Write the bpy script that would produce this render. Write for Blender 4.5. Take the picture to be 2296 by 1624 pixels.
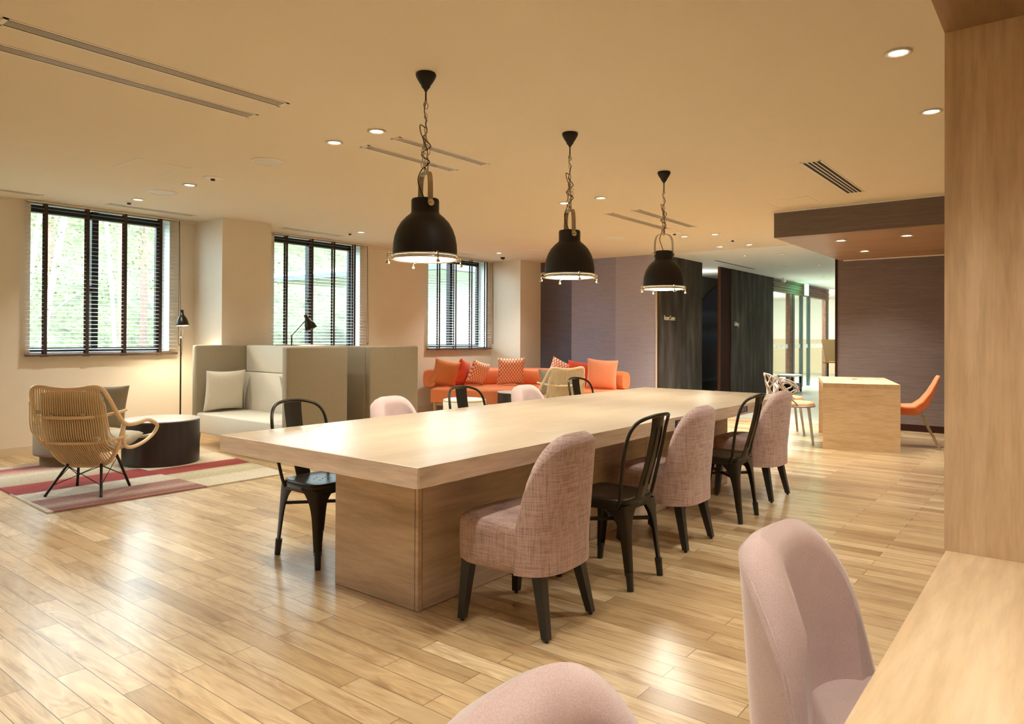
import bpy, bmesh, math, random
from mathutils import Vector, Matrix
PI = math.pi
S = bpy.context.scene
for o in list(bpy.data.objects): bpy.data.objects.remove(o)
COL = S.collection
rnd = random.Random(7)

# ------------------------------------------------------------ camera
YAW, PITCH, ROLL = [math.radians(v) for v in (51.72, .35, .27)]
FPX, EYE = 1585.0, 1.25
cam = bpy.data.objects.new('camera', bpy.data.cameras.new('camera'))
COL.objects.link(cam)
Fw = Vector((math.sin(YAW)*math.cos(PITCH), math.cos(YAW)*math.cos(PITCH), math.sin(PITCH)))
R0 = Vector((math.cos(YAW), -math.sin(YAW), 0)); U0 = R0.cross(Fw)
Rt = R0*math.cos(ROLL) + U0*math.sin(ROLL); Up = -R0*math.sin(ROLL) + U0*math.cos(ROLL)
M = Matrix((Rt, Up, -Fw)).transposed().to_4x4(); M.translation = Vector((0, 0, EYE))
cam.matrix_world = M
cam.data.sensor_width = 36; cam.data.lens = 36*FPX/2296
cam.data.shift_y = -(812-746)/2296
cam.data.clip_start = .02; cam.data.clip_end = 200
S.camera = cam

# ------------------------------------------------------------ colour management, sky
S.view_settings.view_transform = 'Standard'; S.view_settings.look = 'None'
S.view_settings.gamma = 1; S.view_settings.use_curve_mapping = False
S.view_settings.exposure = 1.35
S.cycles.use_denoising = True
S.cycles.max_bounces = 8; S.cycles.diffuse_bounces = 5; S.cycles.glossy_bounces = 4
S.cycles.transmission_bounces = 4; S.cycles.transparent_max_bounces = 12
S.cycles.caustics_reflective = False; S.cycles.caustics_refractive = False
S.cycles.sample_clamp_indirect = 6
S.cycles.adaptive_threshold = .02
W = bpy.data.worlds.new('sky'); S.world = W; W.use_nodes = True
bg = W.node_tree.nodes['Background']; bg.inputs[0].default_value = (.72, .88, 1, 1); bg.inputs[1].default_value = 7.0

WARM = (1, .86, .62); WARM2 = (1, .97, .86)
CEIL = 2.655

def lamp(name, kind, loc, power, color=WARM, size=.05, rot=(0, 0, 0), parent=None, **kw):
    d = bpy.data.lights.new(name, kind); d.energy = power; d.color = color
    if kind == 'AREA': d.shape = kw.get('shape', 'DISK'); d.size = size
    elif kind == 'SPOT':
        d.shadow_soft_size = max(size, .06); d.spot_size = math.radians(kw.get('angle', 110)); d.spot_blend = kw.get('blend', .8)
    else: d.shadow_soft_size = size
    if 'size_y' in kw: d.size_y = kw['size_y']
    o = bpy.data.objects.new(name, d); COL.objects.link(o); o.location = loc; o.rotation_euler = rot
    if parent: o.parent = parent
    return o
WINS = [(.25, 1.75), (2.68, 4.14), (5.57, 7.06), (8.53, 10.06)]     # window openings along the window wall
WZ0, WZ1, WY = 1.06, 2.645, 8.55
for (a, b) in WINS:                                                # sky portals in the real window openings
    p = lamp('window_portal', 'AREA', ((a+b)/2, WY+.19, (WZ0+WZ1)/2), 1, (1, 1, 1), b-a, (-PI/2, 0, 0), shape='RECTANGLE', size_y=WZ1-WZ0)
    p.data.cycles.is_portal = True

# ------------------------------------------------------------ materials
MATS = {}
def mat(name, color=(.5, .5, .5), rough=.5, metal=0, emit=None, estr=0, spec=None, coat=0, sheen=0):
    m = bpy.data.materials.new(name); m.use_nodes = True; MATS[name] = m
    b = m.node_tree.nodes['Principled BSDF']
    b.inputs['Base Color'].default_value = (*color, 1); b.inputs['Roughness'].default_value = rough
    b.inputs['Metallic'].default_value = metal
    if spec is not None: b.inputs['Specular IOR Level'].default_value = spec
    if coat: b.inputs['Coat Weight'].default_value = coat
    if sheen: b.inputs['Sheen Weight'].default_value = sheen; b.inputs['Sheen Roughness'].default_value = .4
    if emit: b.inputs['Emission Color'].default_value = (*emit, 1); b.inputs['Emission Strength'].default_value = estr
    return m
class N:
    def __init__(s, m): s.m = m; s.t = m.node_tree; s.b = s.t.nodes['Principled BSDF']
    def n(s, kind, **kw):
        x = s.t.nodes.new('ShaderNode'+kind)
        for k, v in kw.items():
            if k in x.inputs and not hasattr(x, k): x.inputs[k].default_value = v
            else: setattr(x, k, v)
        return x
    def l(s, a, b): s.t.links.new(a, b)
    def coord(s, scale=(1, 1, 1), rot=(0, 0, 0), kind='Object', loc=(0, 0, 0)):
        tc = s.n('TexCoord'); mp = s.n('Mapping'); s.l(tc.outputs[kind], mp.inputs[0])
        mp.inputs['Scale'].default_value = scale; mp.inputs['Rotation'].default_value = rot; mp.inputs['Location'].default_value = loc
        return mp.outputs[0]
    def noise(s, vec, scale=5, detail=4, rough=.55, dist=0):
        x = s.n('TexNoise'); s.l(vec, x.inputs['Vector'])
        x.inputs['Scale'].default_value = scale; x.inputs['Detail'].default_value = detail
        x.inputs['Roughness'].default_value = rough; x.inputs['Distortion'].default_value = dist
        return x.outputs['Fac']
    def ramp(s, fac, stops):
        x = s.n('ValToRGB'); s.l(fac, x.inputs[0]); e = x.color_ramp.elements
        e[0].position, e[0].color = stops[0][0], (*stops[0][1], 1); e[1].position, e[1].color = stops[-1][0], (*stops[-1][1], 1)
        for p, c in stops[1:-1]: k = e.new(p); k.color = (*c, 1)
        return x.outputs[0]
    def math(s, op, a, b=None, c=None):
        x = s.n('Math', operation=op)
        for i, v in enumerate((a, b, c)):
            if v is None: continue
            if isinstance(v, (int, float)): x.inputs[i].default_value = v
            else: s.l(v, x.inputs[i])
        return x.outputs[0]
    def mix(s, fac, a, b, blend='MIX'):
        x = s.n('Mix', data_type='RGBA', blend_type=blend)
        for i, v in ((0, fac), (6, a), (7, b)):
            if isinstance(v, (int, float)): x.inputs[i].default_value = v
            elif isinstance(v, tuple): x.inputs[i].default_value = (*v, 1)
            else: s.l(v, x.inputs[i])
        return x.outputs[2]
    def color(s, out): s.l(out, s.b.inputs['Base Color'])
    def rough(s, out): s.l(out, s.b.inputs['Roughness'])
    def bump(s, h, strength=.2, dist=.01):
        x = s.n('Bump'); x.inputs['Strength'].default_value = strength; x.inputs['Distance'].default_value = dist
        s.l(h, x.inputs['Height']); s.l(x.outputs[0], s.b.inputs['Normal'])

def wood(name, c1, c2, c3, axis='x', scale=1.0, rough=.42, coat=0):
    """straight-grained wood: the grain runs along AXIS"""
    m = mat(name, c2, rough, coat=coat); k = N(m)
    sc = {'x': (.9, 9, 9), 'y': (9, .9, 9), 'z': (9, 9, .9)}[axis]
    v = k.coord(tuple(q*scale for q in sc))
    a = k.noise(v, 1.6, 5, .62, .5); f = k.noise(v, 9, 3, .6)
    cc = k.ramp(a, [(.3, c1), (.5, c2), (.7, c3)])
    g = k.ramp(f, [(.3, (.80, .78, .76)), (.6, (1, 1, 1))])
    k.color(k.mix(.8, cc, g, 'MULTIPLY')); k.bump(f, .08, .004)
    return m
def fabric(name, c1, c2, scale=260, rough=.95, slub=0, sheen=.2, nz=18):
    m = mat(name, c1, rough, sheen=sheen); k = N(m)
    v = k.coord()
    a = k.noise(v, nz, 3, .6)
    col = k.mix(a, c1, c2)
    w = k.noise(v, scale, 2, .6)
    if slub:
        h1 = k.noise(k.coord((1, 1, 26)), 9, 3, .7); h2 = k.noise(k.coord((26, 26, 1)), 7, 3, .7)
        t = k.math('ADD', h1, h2); t = k.math('SUBTRACT', t, .62); t = k.math('MULTIPLY', t, slub)
        t = k.math('MINIMUM', k.math('MAXIMUM', t, 0), 1)
        col = k.mix(t, c2, c1)
    g = k.ramp(w, [(.3, (.78, .78, .78)), (.62, (1.05, 1.05, 1.05))])
    k.color(k.mix(.7, col, g, 'MULTIPLY')); k.bump(w, .25, .002)
    return m
def plain(name, color, rough, var=.06, nz=3, **kw):
    m = mat(name, color, rough, **kw); k = N(m)
    a = k.noise(k.coord(), nz, 3)
    k.color(k.mix(a, tuple(c*(1-var) for c in color), tuple(min(1, c*(1+var)) for c in color)))
    return m

# floor: oak strips laid along y, tile beyond the lounge
m = mat('floor_oak', (.5, .33, .17), .3); k = N(m)
v = k.coord(rot=(0, 0, PI/2))
br = k.n('TexBrick'); k.l(v, br.inputs['Vector'])
br.offset = .37; br.offset_frequency = 2
for a, b in (('Color1', (0, 0, 0, 1)), ('Color2', (1, 1, 1, 1)), ('Mortar', (.5, .5, .5, 1)), ('Scale', 1.0), ('Mortar Size', .0015), ('Mortar Smooth', .2), ('Bias', 0.0), ('Brick Width', .86), ('Row Height', .1)):
    br.inputs[a].default_value = b
sep = k.n('SeparateColor'); k.l(br.outputs['Color'], sep.inputs[0]); rid = sep.outputs[0]
# a coordinate shifted per strip, so that the grain of every strip differs
tc = k.n('TexCoord'); sx = k.n('SeparateXYZ'); k.l(tc.outputs['Object'], sx.inputs[0])
cb = k.n('CombineXYZ'); k.l(k.math('MULTIPLY', sx.outputs[0], 9.5), cb.inputs[0]); k.l(k.math('MULTIPLY', sx.outputs[1], 1.15), cb.inputs[1]); k.l(k.math('MULTIPLY', rid, 37), cb.inputs[2])
big = k.noise(cb.outputs[0], .9, 2, .5, .6)
ring = k.math('PINGPONG', k.math('MULTIPLY', big, 24), 1.0)
ring = k.math('POWER', ring, 1.6)
fine = k.noise(cb.outputs[0], 14, 3, .6)
streak = k.noise(cb.outputs[0], 2.2, 4, .65, .4)
base = k.ramp(rid, [(0, (.36, .225, .10)), (.2, (.57, .40, .205)), (.5, (.69, .505, .28)), (.72, (.47, .32, .155)), (1, (.84, .655, .40))])
dark = k.ramp(streak, [(.30, (.46, .34, .25)), (.40, (.80, .72, .64)), (.50, (1, 1, 1)), (.70, (1.06, 1.05, 1.02))])
c = k.mix(.9, base, dark, 'MULTIPLY')
c = k.mix(k.math('MULTIPLY', k.math('SUBTRACT', 1, ring), .34), c, (.32, .20, .10))
kn = k.noise(k.coord((7, 2.4, 1), loc=(3, 1, 0)), 1.1, 2, .5)
knf = k.n('MapRange'); k.l(kn, knf.inputs[0]); knf.inputs[1].default_value = .70; knf.inputs[2].default_value = .80; knf.inputs[4].default_value = .6
c = k.mix(knf.outputs[0], c, (.25, .13, .06))
c = k.mix(br.outputs['Fac'], c, (.10, .05, .025))
k.color(c)
k.rough(k.math('ADD', .29, k.math('MULTIPLY', fine, .14))); k.b.inputs['Specular IOR Level'].default_value = .7; k.b.inputs['Coat Weight'].default_value = .7; k.b.inputs['Coat Roughness'].default_value = .27; k.b.inputs['Coat IOR'].default_value = 1.6
h = k.math('ADD', k.math('MULTIPLY', ring, .45), k.math('MULTIPLY', fine, .4)); h = k.math('SUBTRACT', h, k.math('MULTIPLY', br.outputs['Fac'], 2.2))
k.bump(h, .16, .004)
FLOOR = m
m = mat('floor_tile', (.42, .42, .38), .3); k = N(m)
br = k.n('TexBrick'); k.l(k.coord(), br.inputs['Vector']); br.offset = 0
for a, b in (('Color1', (.36, .37, .33, 1)), ('Color2', (.46, .46, .41, 1)), ('Mortar', (.25, .25, .23, 1)), ('Scale', 1.0), ('Mortar Size', .004), ('Brick Width', .6), ('Row Height', .6)):
    br.inputs[a].default_value = b
k.color(br.outputs['Color']); TILE = m

PLASTER = plain('ceiling_paint', (.74, .67, .55), .9, .015)
WALLP = plain('wall_vinyl', (.78, .70, .59), .85, .02, 6)
FARWALL = plain('white_plaster', (.86, .85, .80), .9, .02)
SKIRT = plain('beige_skirting', (.72, .60, .44), .5, .02)
def grass(name, c1, c2, c3):
    m = mat(name, c2, .7); k = N(m)
    a = k.noise(k.coord((1.1, 1.1, 95)), 2.2, 4, .7); b = k.noise(k.coord((5, 5, 260)), 2, 2, .6)
    cc = k.ramp(a, [(.3, c1), (.5, c2), (.7, c3)]); g = k.ramp(b, [(.35, (.8, .8, .8)), (.6, (1.1, 1.1, 1.1))])
    k.color(k.mix(.7, cc, g, 'MULTIPLY')); k.bump(b, .2, .003); return m
GR1 = grass('grasscloth_sheen_dark', (.088, .08, .11), (.12, .11, .15), (.155, .138, .17))  # how light catches each panel's sheen is painted in as base colour
GR2 = grass('grasscloth_violet', (.26, .245, .32), (.32, .30, .39), (.39, .345, .43))
GR3 = grass('grasscloth_sheen_lit', (.34, .32, .40), (.41, .385, .47), (.47, .42, .50))
GR4 = grass('grasscloth_brown', (.115, .088, .085), (.16, .125, .12), (.23, .165, .145))
m = mat('dark_steel_panel', (.06, .055, .05), .8, spec=.15); k = N(m)
a = k.noise(k.coord((4, 4, .7)), 1.3, 4, .6); k.color(k.ramp(a, [(.3, (.034, .027, .022)), (.5, (.060, .049, .041)), (.72, (.115, .10, .09))])); DSTEEL = m
DARKRED = plain('dark_mahogany', (.035, .011, .007), .8, spec=.15)
OAK_X = wood('pale_oak_x', (.50, .33, .19), (.62, .43, .26), (.70, .50, .32), 'x')
OAK_Y = wood('pale_oak_y', (.62, .45, .26), (.74, .56, .35), (.80, .63, .42), 'y')
OAK_Z = wood('pale_oak_z', (.50, .35, .20), (.64, .47, .29), (.74, .57, .38), 'z')
COUNTER = wood('counter_oak', (.60, .42, .24), (.70, .51, .31), (.76, .57, .37), 'x', .7)
m = mat('table_top_oak', (.6, .45, .28), .30); k = N(m)
br = k.n('TexBrick'); k.l(k.coord(), br.inputs['Vector']); br.offset = .4
for a, b in (('Color1', (.40, .31, .21, 1)), ('Color2', (.47, .37, .255, 1)), ('Mortar', (.43, .34, .23, 1)), ('Scale', 1.0), ('Mortar Size', .0), ('Brick Width', .75), ('Row Height', .11)):
    br.inputs[a].default_value = b
g = k.ramp(k.noise(k.coord((1, 12, 12)), 5, 4, .6), [(.3, (.86, .85, .83)), (.65, (1.04, 1.04, 1.04))])
k.color(k.mix(.8, br.outputs['Color'], g, 'MULTIPLY')); TABLETOP = m
TABLESIDE = wood('table_side_oak', (.44, .32, .22), (.58, .44, .32), (.67, .53, .41), 'x', .8)
TABLESIDE_Y = wood('table_end_oak', (.46, .34, .24), (.62, .48, .36), (.72, .58, .46), 'y', .8)
SOFFITW = wood('soffit_wood', (.26, .155, .085), (.33, .20, .115), (.39, .245, .15), 'y', .6)
SEAM = mat('dark_joint', (.03, .02, .015), .8)
LINEN = fabric('mauve_slub_linen', (.50, .35, .31), (.165, .09, .088), slub=2.1)
VELVET = fabric('pale_pink_velvet', (.68, .52, .48), (.56, .40, .37), 420, sheen=.6, nz=14)
BOOTHF = fabric('oatmeal_wool', (.34, .285, .195), (.27, .225, .15), 330, nz=60)
BOOTHG = fabric('pale_oatmeal_wool', (.70, .65, .54), (.62, .56, .45), 330, nz=60)
ORANGE = fabric('orange_leather', (.72, .22, .085), (.66, .19, .07), 60, .5, sheen=0)
ORANGE2 = fabric('burnt_orange_cotton', (.66, .24, .09), (.58, .20, .075), 300)
REDF = fabric('vermilion_cotton', (.72, .10, .045), (.60, .07, .03), 300)
SALMON = fabric('salmon_cotton', (.85, .36, .20), (.78, .31, .17), 300)
m = mat('trellis_print', (.9, .8, .6), .9); k = N(m)
v = k.coord((8.5, 8.5, 8.5), (0, math.radians(35), 0)); w1 = k.n('TexWave', wave_type='BANDS'); k.l(v, w1.inputs[0]); w1.inputs['Scale'].default_value = .9
v2 = k.coord((8.5, 8.5, 8.5), (0, math.radians(-35), 0)); w2 = k.n('TexWave', wave_type='BANDS'); k.l(v2, w2.inputs[0]); w2.inputs['Scale'].default_value = .9
t = k.math('GREATER_THAN', k.math('MULTIPLY', w1.outputs['Fac'], w2.outputs['Fac']), .15)
k.color(k.mix(t, (.66, .17, .09), (.86, .76, .58))); PRINT = m
GREYF = fabric('taupe_cushion', (.33, .28, .20), (.25, .21, .15), 300)
TWEED = fabric('rattan_seat_tweed', (.56, .50, .37), (.34, .29, .20), 380)
LEGW = plain('black_wood', (.018, .016, .014), .4)
BLACKM = mat('black_steel', (.034, .027, .017), .34, .7)
SHADE = mat('black_shade', (.012, .010, .008), .5, 0, spec=.35)
CHROME = mat('brass_nickel', (.62, .52, .36), .22, 1)
CHAINM = mat('chain_nickel', (.42, .36, .26), .35, 1)
CABLE = mat('black_cable', (.012, .012, .012), .5)
RATTAN = plain('rattan_cane', (.72, .52, .30), .45, .12, 30)
RATTAN2 = plain('rattan_cane_light', (.75, .62, .42), .45, .12, 30)
DARKDRUM = wood('dark_stained_drum', (.018, .013, .012), (.028, .020, .018), (.042, .030, .027), 'z', 1, .38)
DRUMTOP = plain('pale_grey_drum_top', (.50, .46, .42), .3)
POUFG = plain('grey_leather', (.27, .235, .18), .5)
POUFW = plain('cream_leather', (.80, .78, .68), .5)
POUFBASE = plain('pouf_plinth', (.20, .145, .08), .6)
SOFALEG = wood('sofa_leg_wood', (.34, .21, .11), (.42, .27, .15), (.50, .33, .2), 'z')
DARKLEG = wood('booth_leg_wood', (.15, .06, .03), (.2, .085, .04), (.25, .11, .06), 'z')
WHITEM = mat('white_enamel', (.82, .79, .72), .45)
VENTF = mat('vent_frame', (.78, .72, .62), .4)
VENTD = mat('vent_dark', (.035, .025, .015), .8)
VENTB = mat('vent_black', (.01, .008, .006), .8)
FRAMEB = mat('window_black', (.012, .012, .014), .35, .5)
SLAT = mat('blind_slat', (.62, .57, .52), .25)  # paled from brown to stand in for sky reflected on the slats
TAPE = mat('blind_tape', (.045, .022, .016), .8)
RAIL = mat('blind_rail', (.11, .065, .045), .4)
REVEAL = mat('window_reveal', (.80, .80, .80), .6)
OCHAIR = fabric('orange_shell_fabric', (.80, .21, .07), (.74, .18, .06), 200, .7)
TAUPE = mat('taupe_lacquer', (.36, .29, .24), .4)
SEATTAN = plain('tan_leather', (.62, .33, .15), .5)
GOLDSIGN = mat('cream_lettering', (.86, .80, .62), .5)
OUTLET = mat('outlet_black', (.03, .028, .026), .4); OUTLET2 = mat('outlet_grey', (.14, .13, .12), .4)
BRONZE = wood('bronze_slat', (.09, .035, .018), (.15, .062, .032), (.21, .095, .05), 'x', 1, .55)
TEALM = mat('dark_teal_metal', (.04, .07, .065), .3, .7)
WAINS = plain('beige_cabinet', (.62, .50, .33), .6)
def glow(name, col, st): return mat(name, (0, 0, 0), .5, emit=col, estr=st)
LAMPON = glow('downlight_glow', (1, .86, .62), 9)
PENDON = glow('pendant_glow', (1, .90, .70), 5)
BULB = glow('reading_bulb', (1, .80, .50), 30)
EXITG = glow('exit_glow', (.18, 1, .42), 3.2)
m = mat('clear_glass', (1, 1, 1), 0); t = m.node_tree; t.nodes.remove(t.nodes['Principled BSDF'])
tr = t.nodes.new('ShaderNodeBsdfTransparent'); gl = t.nodes.new('ShaderNodeBsdfGlossy'); gl.inputs['Roughness'].default_value = .02
tr.inputs[0].default_value = (.93, .98, .96, 1)
mx = t.nodes.new('ShaderNodeMixShader'); mx.inputs[0].default_value = .06
t.links.new(tr.outputs[0], mx.inputs[1]); t.links.new(gl.outputs[0], mx.inputs[2])
t.links.new(mx.outputs[0], t.nodes['Material Output'].inputs[0]); GLASS = m

# ------------------------------------------------------------ geometry helpers
class MB:
    def __init__(s): s.bm = bmesh.new()
    def box(s, x0, y0, z0, x1, y1, z1, bev=0, rot=None, pivot=None, seg=2):
        r = bmesh.ops.create_cube(s.bm, size=1)['verts']
        bmesh.ops.scale(s.bm, vec=(abs(x1-x0), abs(y1-y0), abs(z1-z0)), verts=r)
        c = Vector(((x0+x1)/2, (y0+y1)/2, (z0+z1)/2))
        bmesh.ops.translate(s.bm, vec=c, verts=r)
        if bev:
            es = list({e for v in r for e in v.link_edges})
            q = bmesh.ops.bevel(s.bm, geom=es, offset=bev, segments=seg, affect='EDGES', profile=.5)
            r = list({v for f in q['faces'] for v in f.verts} | {v for v in r if v.is_valid})
        if rot is not None: bmesh.ops.rotate(s.bm, cent=Vector(pivot) if pivot is not None else c, matrix=rot, verts=r)
        return s
    def loft(s, rings, close=True, cap=True):
        rows = [[s.bm.verts.new(p) for p in ring] for ring in rings]
        n = len(rows[0])
        for a, b in zip(rows, rows[1:]):
            for i in range(n if close else n-1):
                j = (i+1) % n
                try: s.bm.faces.new((a[i], a[j], b[j], b[i]))
                except ValueError: pass
        if cap and close:
            s.bm.faces.new(list(reversed(rows[0]))); s.bm.faces.new(rows[-1])
        return s
    def lathe(s, prof, n=32, c=(0, 0, 0), cap=False, axis=None):
        rings = []
        for r, z in prof:
            ring = [Vector((r*math.cos(2*PI*i/n), r*math.sin(2*PI*i/n), z)) for i in range(n)]
            if axis is not None: ring = [axis @ p for p in ring]
            rings.append([p+Vector(c) for p in ring])
        return s.loft(rings, True, cap)
    def cyl(s, c, r, h, n=24, r2=None):
        r2 = r if r2 is None else r2
        return s.lathe([(r, 0), (r2, h)], n, c, True)
    def tube(s, pts, r, n=8, cyclic=False, rs=None):
        pts = [Vector(p) for p in pts]; rings = []; m_ = len(pts); prev = None
        for i, p in enumerate(pts):
            a = pts[(i-1) % m_] if (i > 0 or cyclic) else p; b = pts[(i+1) % m_] if (i < m_-1 or cyclic) else p
            t = (b-a)
            t = t.normalized() if t.length > 1e-9 else Vector((0, 0, 1))
            if prev is None:
                u = t.cross(Vector((0, 0, 1)))
                if u.length < .05: u = t.cross(Vector((0, 1, 0)))
            else: u = prev - t*prev.dot(t)
            u.normalize(); prev = u; w = t.cross(u); q = rs[i] if rs else r
            rings.append([p+u*q*math.cos(2*PI*j/n)+w*q*math.sin(2*PI*j/n) for j in range(n)])
        if cyclic: rings.append(rings[0]); return s.loft(rings, True, False)
        return s.loft(rings, True, True)
    def bar(s, a, b, w, d=None, up=(0, 0, 1)):
        a, b = Vector(a), Vector(b); t = (b-a).normalized(); d = d or w
        u = t.cross(Vector(up))
        if u.length < .01: u = Vector((1, 0, 0))
        u.normalize(); v = t.cross(u); rg = []
        for p in (a, b): rg.append([p+u*w/2+v*d/2, p-u*w/2+v*d/2, p-u*w/2-v*d/2, p+u*w/2-v*d/2])
        return s.loft(rg)
    def build(s, name, m, parent=None, smooth=False, sub=0, ang=None):
        bmesh.ops.recalc_face_normals(s.bm, faces=s.bm.faces)
        me = bpy.data.meshes.new(name); s.bm.to_mesh(me); s.bm.free()
        me.materials.append(m); o = bpy.data.objects.new(name, me); COL.objects.link(o)
        if parent: o.parent = parent
        if smooth or ang:
            me.polygons.foreach_set('use_smooth', [True]*len(me.polygons))
            if ang: me.set_sharp_from_angle(angle=math.radians(ang))
        if sub: q = o.modifiers.new('sub', 'SUBSURF'); q.levels = q.render_levels = sub
        return o
def tag(o, label, cat, group=None, kind=None):
    if label: o['label'] = label
    if cat: o['category'] = cat
    if group: o['group'] = group
    if kind: o['kind'] = kind
    return o
def thing(name, label, cat, loc=(0, 0, 0), rz=0, group=None):
    o = bpy.data.objects.new(name, None); COL.objects.link(o); o.empty_display_size = .1
    o.location = loc; o.rotation_euler = (0, 0, rz)
    return tag(o, label, cat, group)
def struct(name, b, m, parent=None, **kw):
    o = b.build(name, m, parent, **kw)
    if not parent: o['kind'] = 'structure'
    return o
def sroot(name):
    o = bpy.data.objects.new(name, None); COL.objects.link(o); o['kind'] = 'structure'; return o
def copy_tree(src, loc=None, rz=None, label=None, parent=None):
    c = src.copy(); COL.objects.link(c); c.parent = parent
    if loc is not None: c.location = loc
    if rz is not None: c.rotation_euler = (0, 0, rz)
    if label: c['label'] = label
    for ch in src.children: copy_tree(ch, parent=c)
    return c
def smoothpath(pts, n=6):
    pts = [Vector(p) for p in pts]; out = []
    for i in range(len(pts)-1):
        p0 = pts[max(i-1, 0)]; p1 = pts[i]; p2 = pts[i+1]; p3 = pts[min(i+2, len(pts)-1)]
        for j in range(n):
            t = j/n; out.append(.5*((2*p1)+(-p0+p2)*t+(2*p0-5*p1+4*p2-p3)*t*t+(-p0+3*p1-3*p2+p3)*t**3))
    out.append(pts[-1]); return out
def sq(a, e): return math.copysign(abs(a)**e, a)
RX = lambda a: Matrix.Rotation(a, 3, 'X')
RY = lambda a: Matrix.Rotation(a, 3, 'Y')
RZ = lambda a: Matrix.Rotation(a, 3, 'Z')

# ------------------------------------------------------------ the room
X0, X1, Y0, Y1 = -2.6, 10.83, -1.4, WY
struct('floor', MB().box(X0, Y0, -.1, 10.95, Y1, 0), FLOOR)
struct('floor_hall', MB().box(10.95, -1.4, -.1, 27, 9.6, 0), TILE)
struct('ceiling', MB().box(X0, Y0, CEIL, 10.86, Y1+.3, CEIL+.1), PLASTER)
struct('ceiling_hall', MB().box(10.90, -1.4, CEIL, 27, 9.6, CEIL+.1), FARWALL)
struct('trim_1', MB().box(10.86, 2.7, CEIL-.012, 10.90, 5.42, CEIL+.08), REVEAL)
# window wall with openings
w = MB(); xs = [X0]
for a, b in WINS: xs += [a, b]
xs.append(10.95)
for i in range(0, len(xs), 2): w.box(xs[i], WY, 0, xs[i+1], WY+.22, CEIL)
for a, b in WINS: w.box(a, WY, 0, b, WY+.22, WZ0); w.box(a, WY, WZ1, b, WY+.22, CEIL)
struct('wall_window', w, WALLP)
struct('wall_left', MB().box(X0-.1, Y0, 0, X0, WY, CEIL), WALLP)
struct('wall_back', MB().box(X0, Y0-.1, 0, X1, Y0, CEIL), WALLP)
struct('wall_column_near', MB().box(4.45, 7.90, 0, 5.10, WY, CEIL), WALLP)
struct('wall_column_far', MB().box(10.20, 7.86, 0, X1, WY, CEIL), WALLP)
sk = MB().box(X0, WY-.012, 0, 4.45, WY, .085).box(4.438, 7.888, 0, 4.45, WY-.012, .085).box(4.438, 7.888, 0, 5.112, 7.90, .085).box(5.10, 7.9, 0, 5.112, WY, .085)
sk.box(5.112, WY-.012, 0, 10.2, WY, .085).box(10.188, 7.848, 0, 10.2, WY-.012, .085).box(10.188, 7.848, 0, X1, 7.86, .085)
struct('baseboard_window', sk, SKIRT)
tl = MB().box(X0, WY-.02, CEIL-.03, 4.45, WY, CEIL).box(5.1, WY-.02, CEIL-.03, 10.2, WY, CEIL)
struct('trim_2', tl, WALLP)
# grasscloth wall: three panels
far = sroot('wall_grasscloth')
struct('wallpaper_panel', MB().box(X1, 7.16, 0, X1+.1, 7.86, CEIL), GR1, far)
struct('wallpaper_panel', MB().box(X1, 6.24, 0, X1+.1, 7.16, CEIL), GR2, far)
struct('wallpaper_panel', MB().box(X1, 5.47, 0, X1+.1, 6.24, CEIL), GR3, far)
struct('trim_3', MB().box(X1-.006, 5.45, 0, X1+.1, 5.47, CEIL), SKIRT)
# dark steel wall along the hall, with the opening of the gallery
DY = 5.40
struct('wall_steel', MB().box(X1+.02, DY, 0, 11.73, DY+.08, CEIL).box(11.742, DY, 0, 12.58, DY+.08, CEIL).box(14.03, DY, 0, 16.62, DY+.08, CEIL), DSTEEL)
struct('wall_steel_joint', MB().box(11.72, DY+.01, 0, 11.75, DY+.07, CEIL), SEAM)
struct('trim_4', MB().box(13.50, DY+.02, 0, 14.03, DY+.06, CEIL), DARKRED)
struct('trim_9', MB().box(13.475, DY+.015, 0, 13.50, DY+.06, CEIL), plain('rust_edge', (.20, .07, .03), .6))
# gallery recess
struct('wall_gallery', MB().box(12.3, 6.6, 0, 16.4, 6.68, CEIL).box(12.28, DY+.08, 0, 12.3, 6.6, CEIL), plain('olive_dark_wall', (.10, .085, .055), .8))
m = mat('dark_landscape_print', (.02, .03, .05), .5); k = N(m); gz = k.n('SeparateXYZ'); k.l(k.coord(), gz.inputs[0])
cl = k.ramp(k.math('ADD', k.math('MULTIPLY', gz.outputs[2], .4), k.math('MULTIPLY', k.noise(k.coord((1, 1, 3)), 2.5, 5, .7), .12)), [(0, (.01, .01, .012)), (.17, (.05, .06, .08)), (.2, (.008, .004, .004)), (.42, (.03, .015, .006)), (.52, (.01, .03, .07)), (.60, (.06, .07, .08)), (.66, (.005, .012, .02)), (.78, (.05, .07, .11)), (.83, (.006, .012, .03)), (1, (.01, .01, .03))])
k.color(cl)
b = MB(); pts = [(14.9, .25), (16.45, .25), (16.45, 2.56), (16.2, 2.49), (15.9, 2.39), (15.6, 2.26), (15.3, 2.10), (15.1, 1.95), (14.9, 1.75)]
rg = [[(x, 6.56, z) for x, z in pts], [(x, 6.595, z) for x, z in pts]]
b.loft(rg); tag(b.build('landscape_picture', m), 'dark arched landscape picture inside the black gallery opening', 'picture')
lamp('gallery_fill', 'POINT', (14.2, 6.1, 2.2), 7, WARM2, .1)  # added fill that lifts the dark gallery wall and picture
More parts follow.
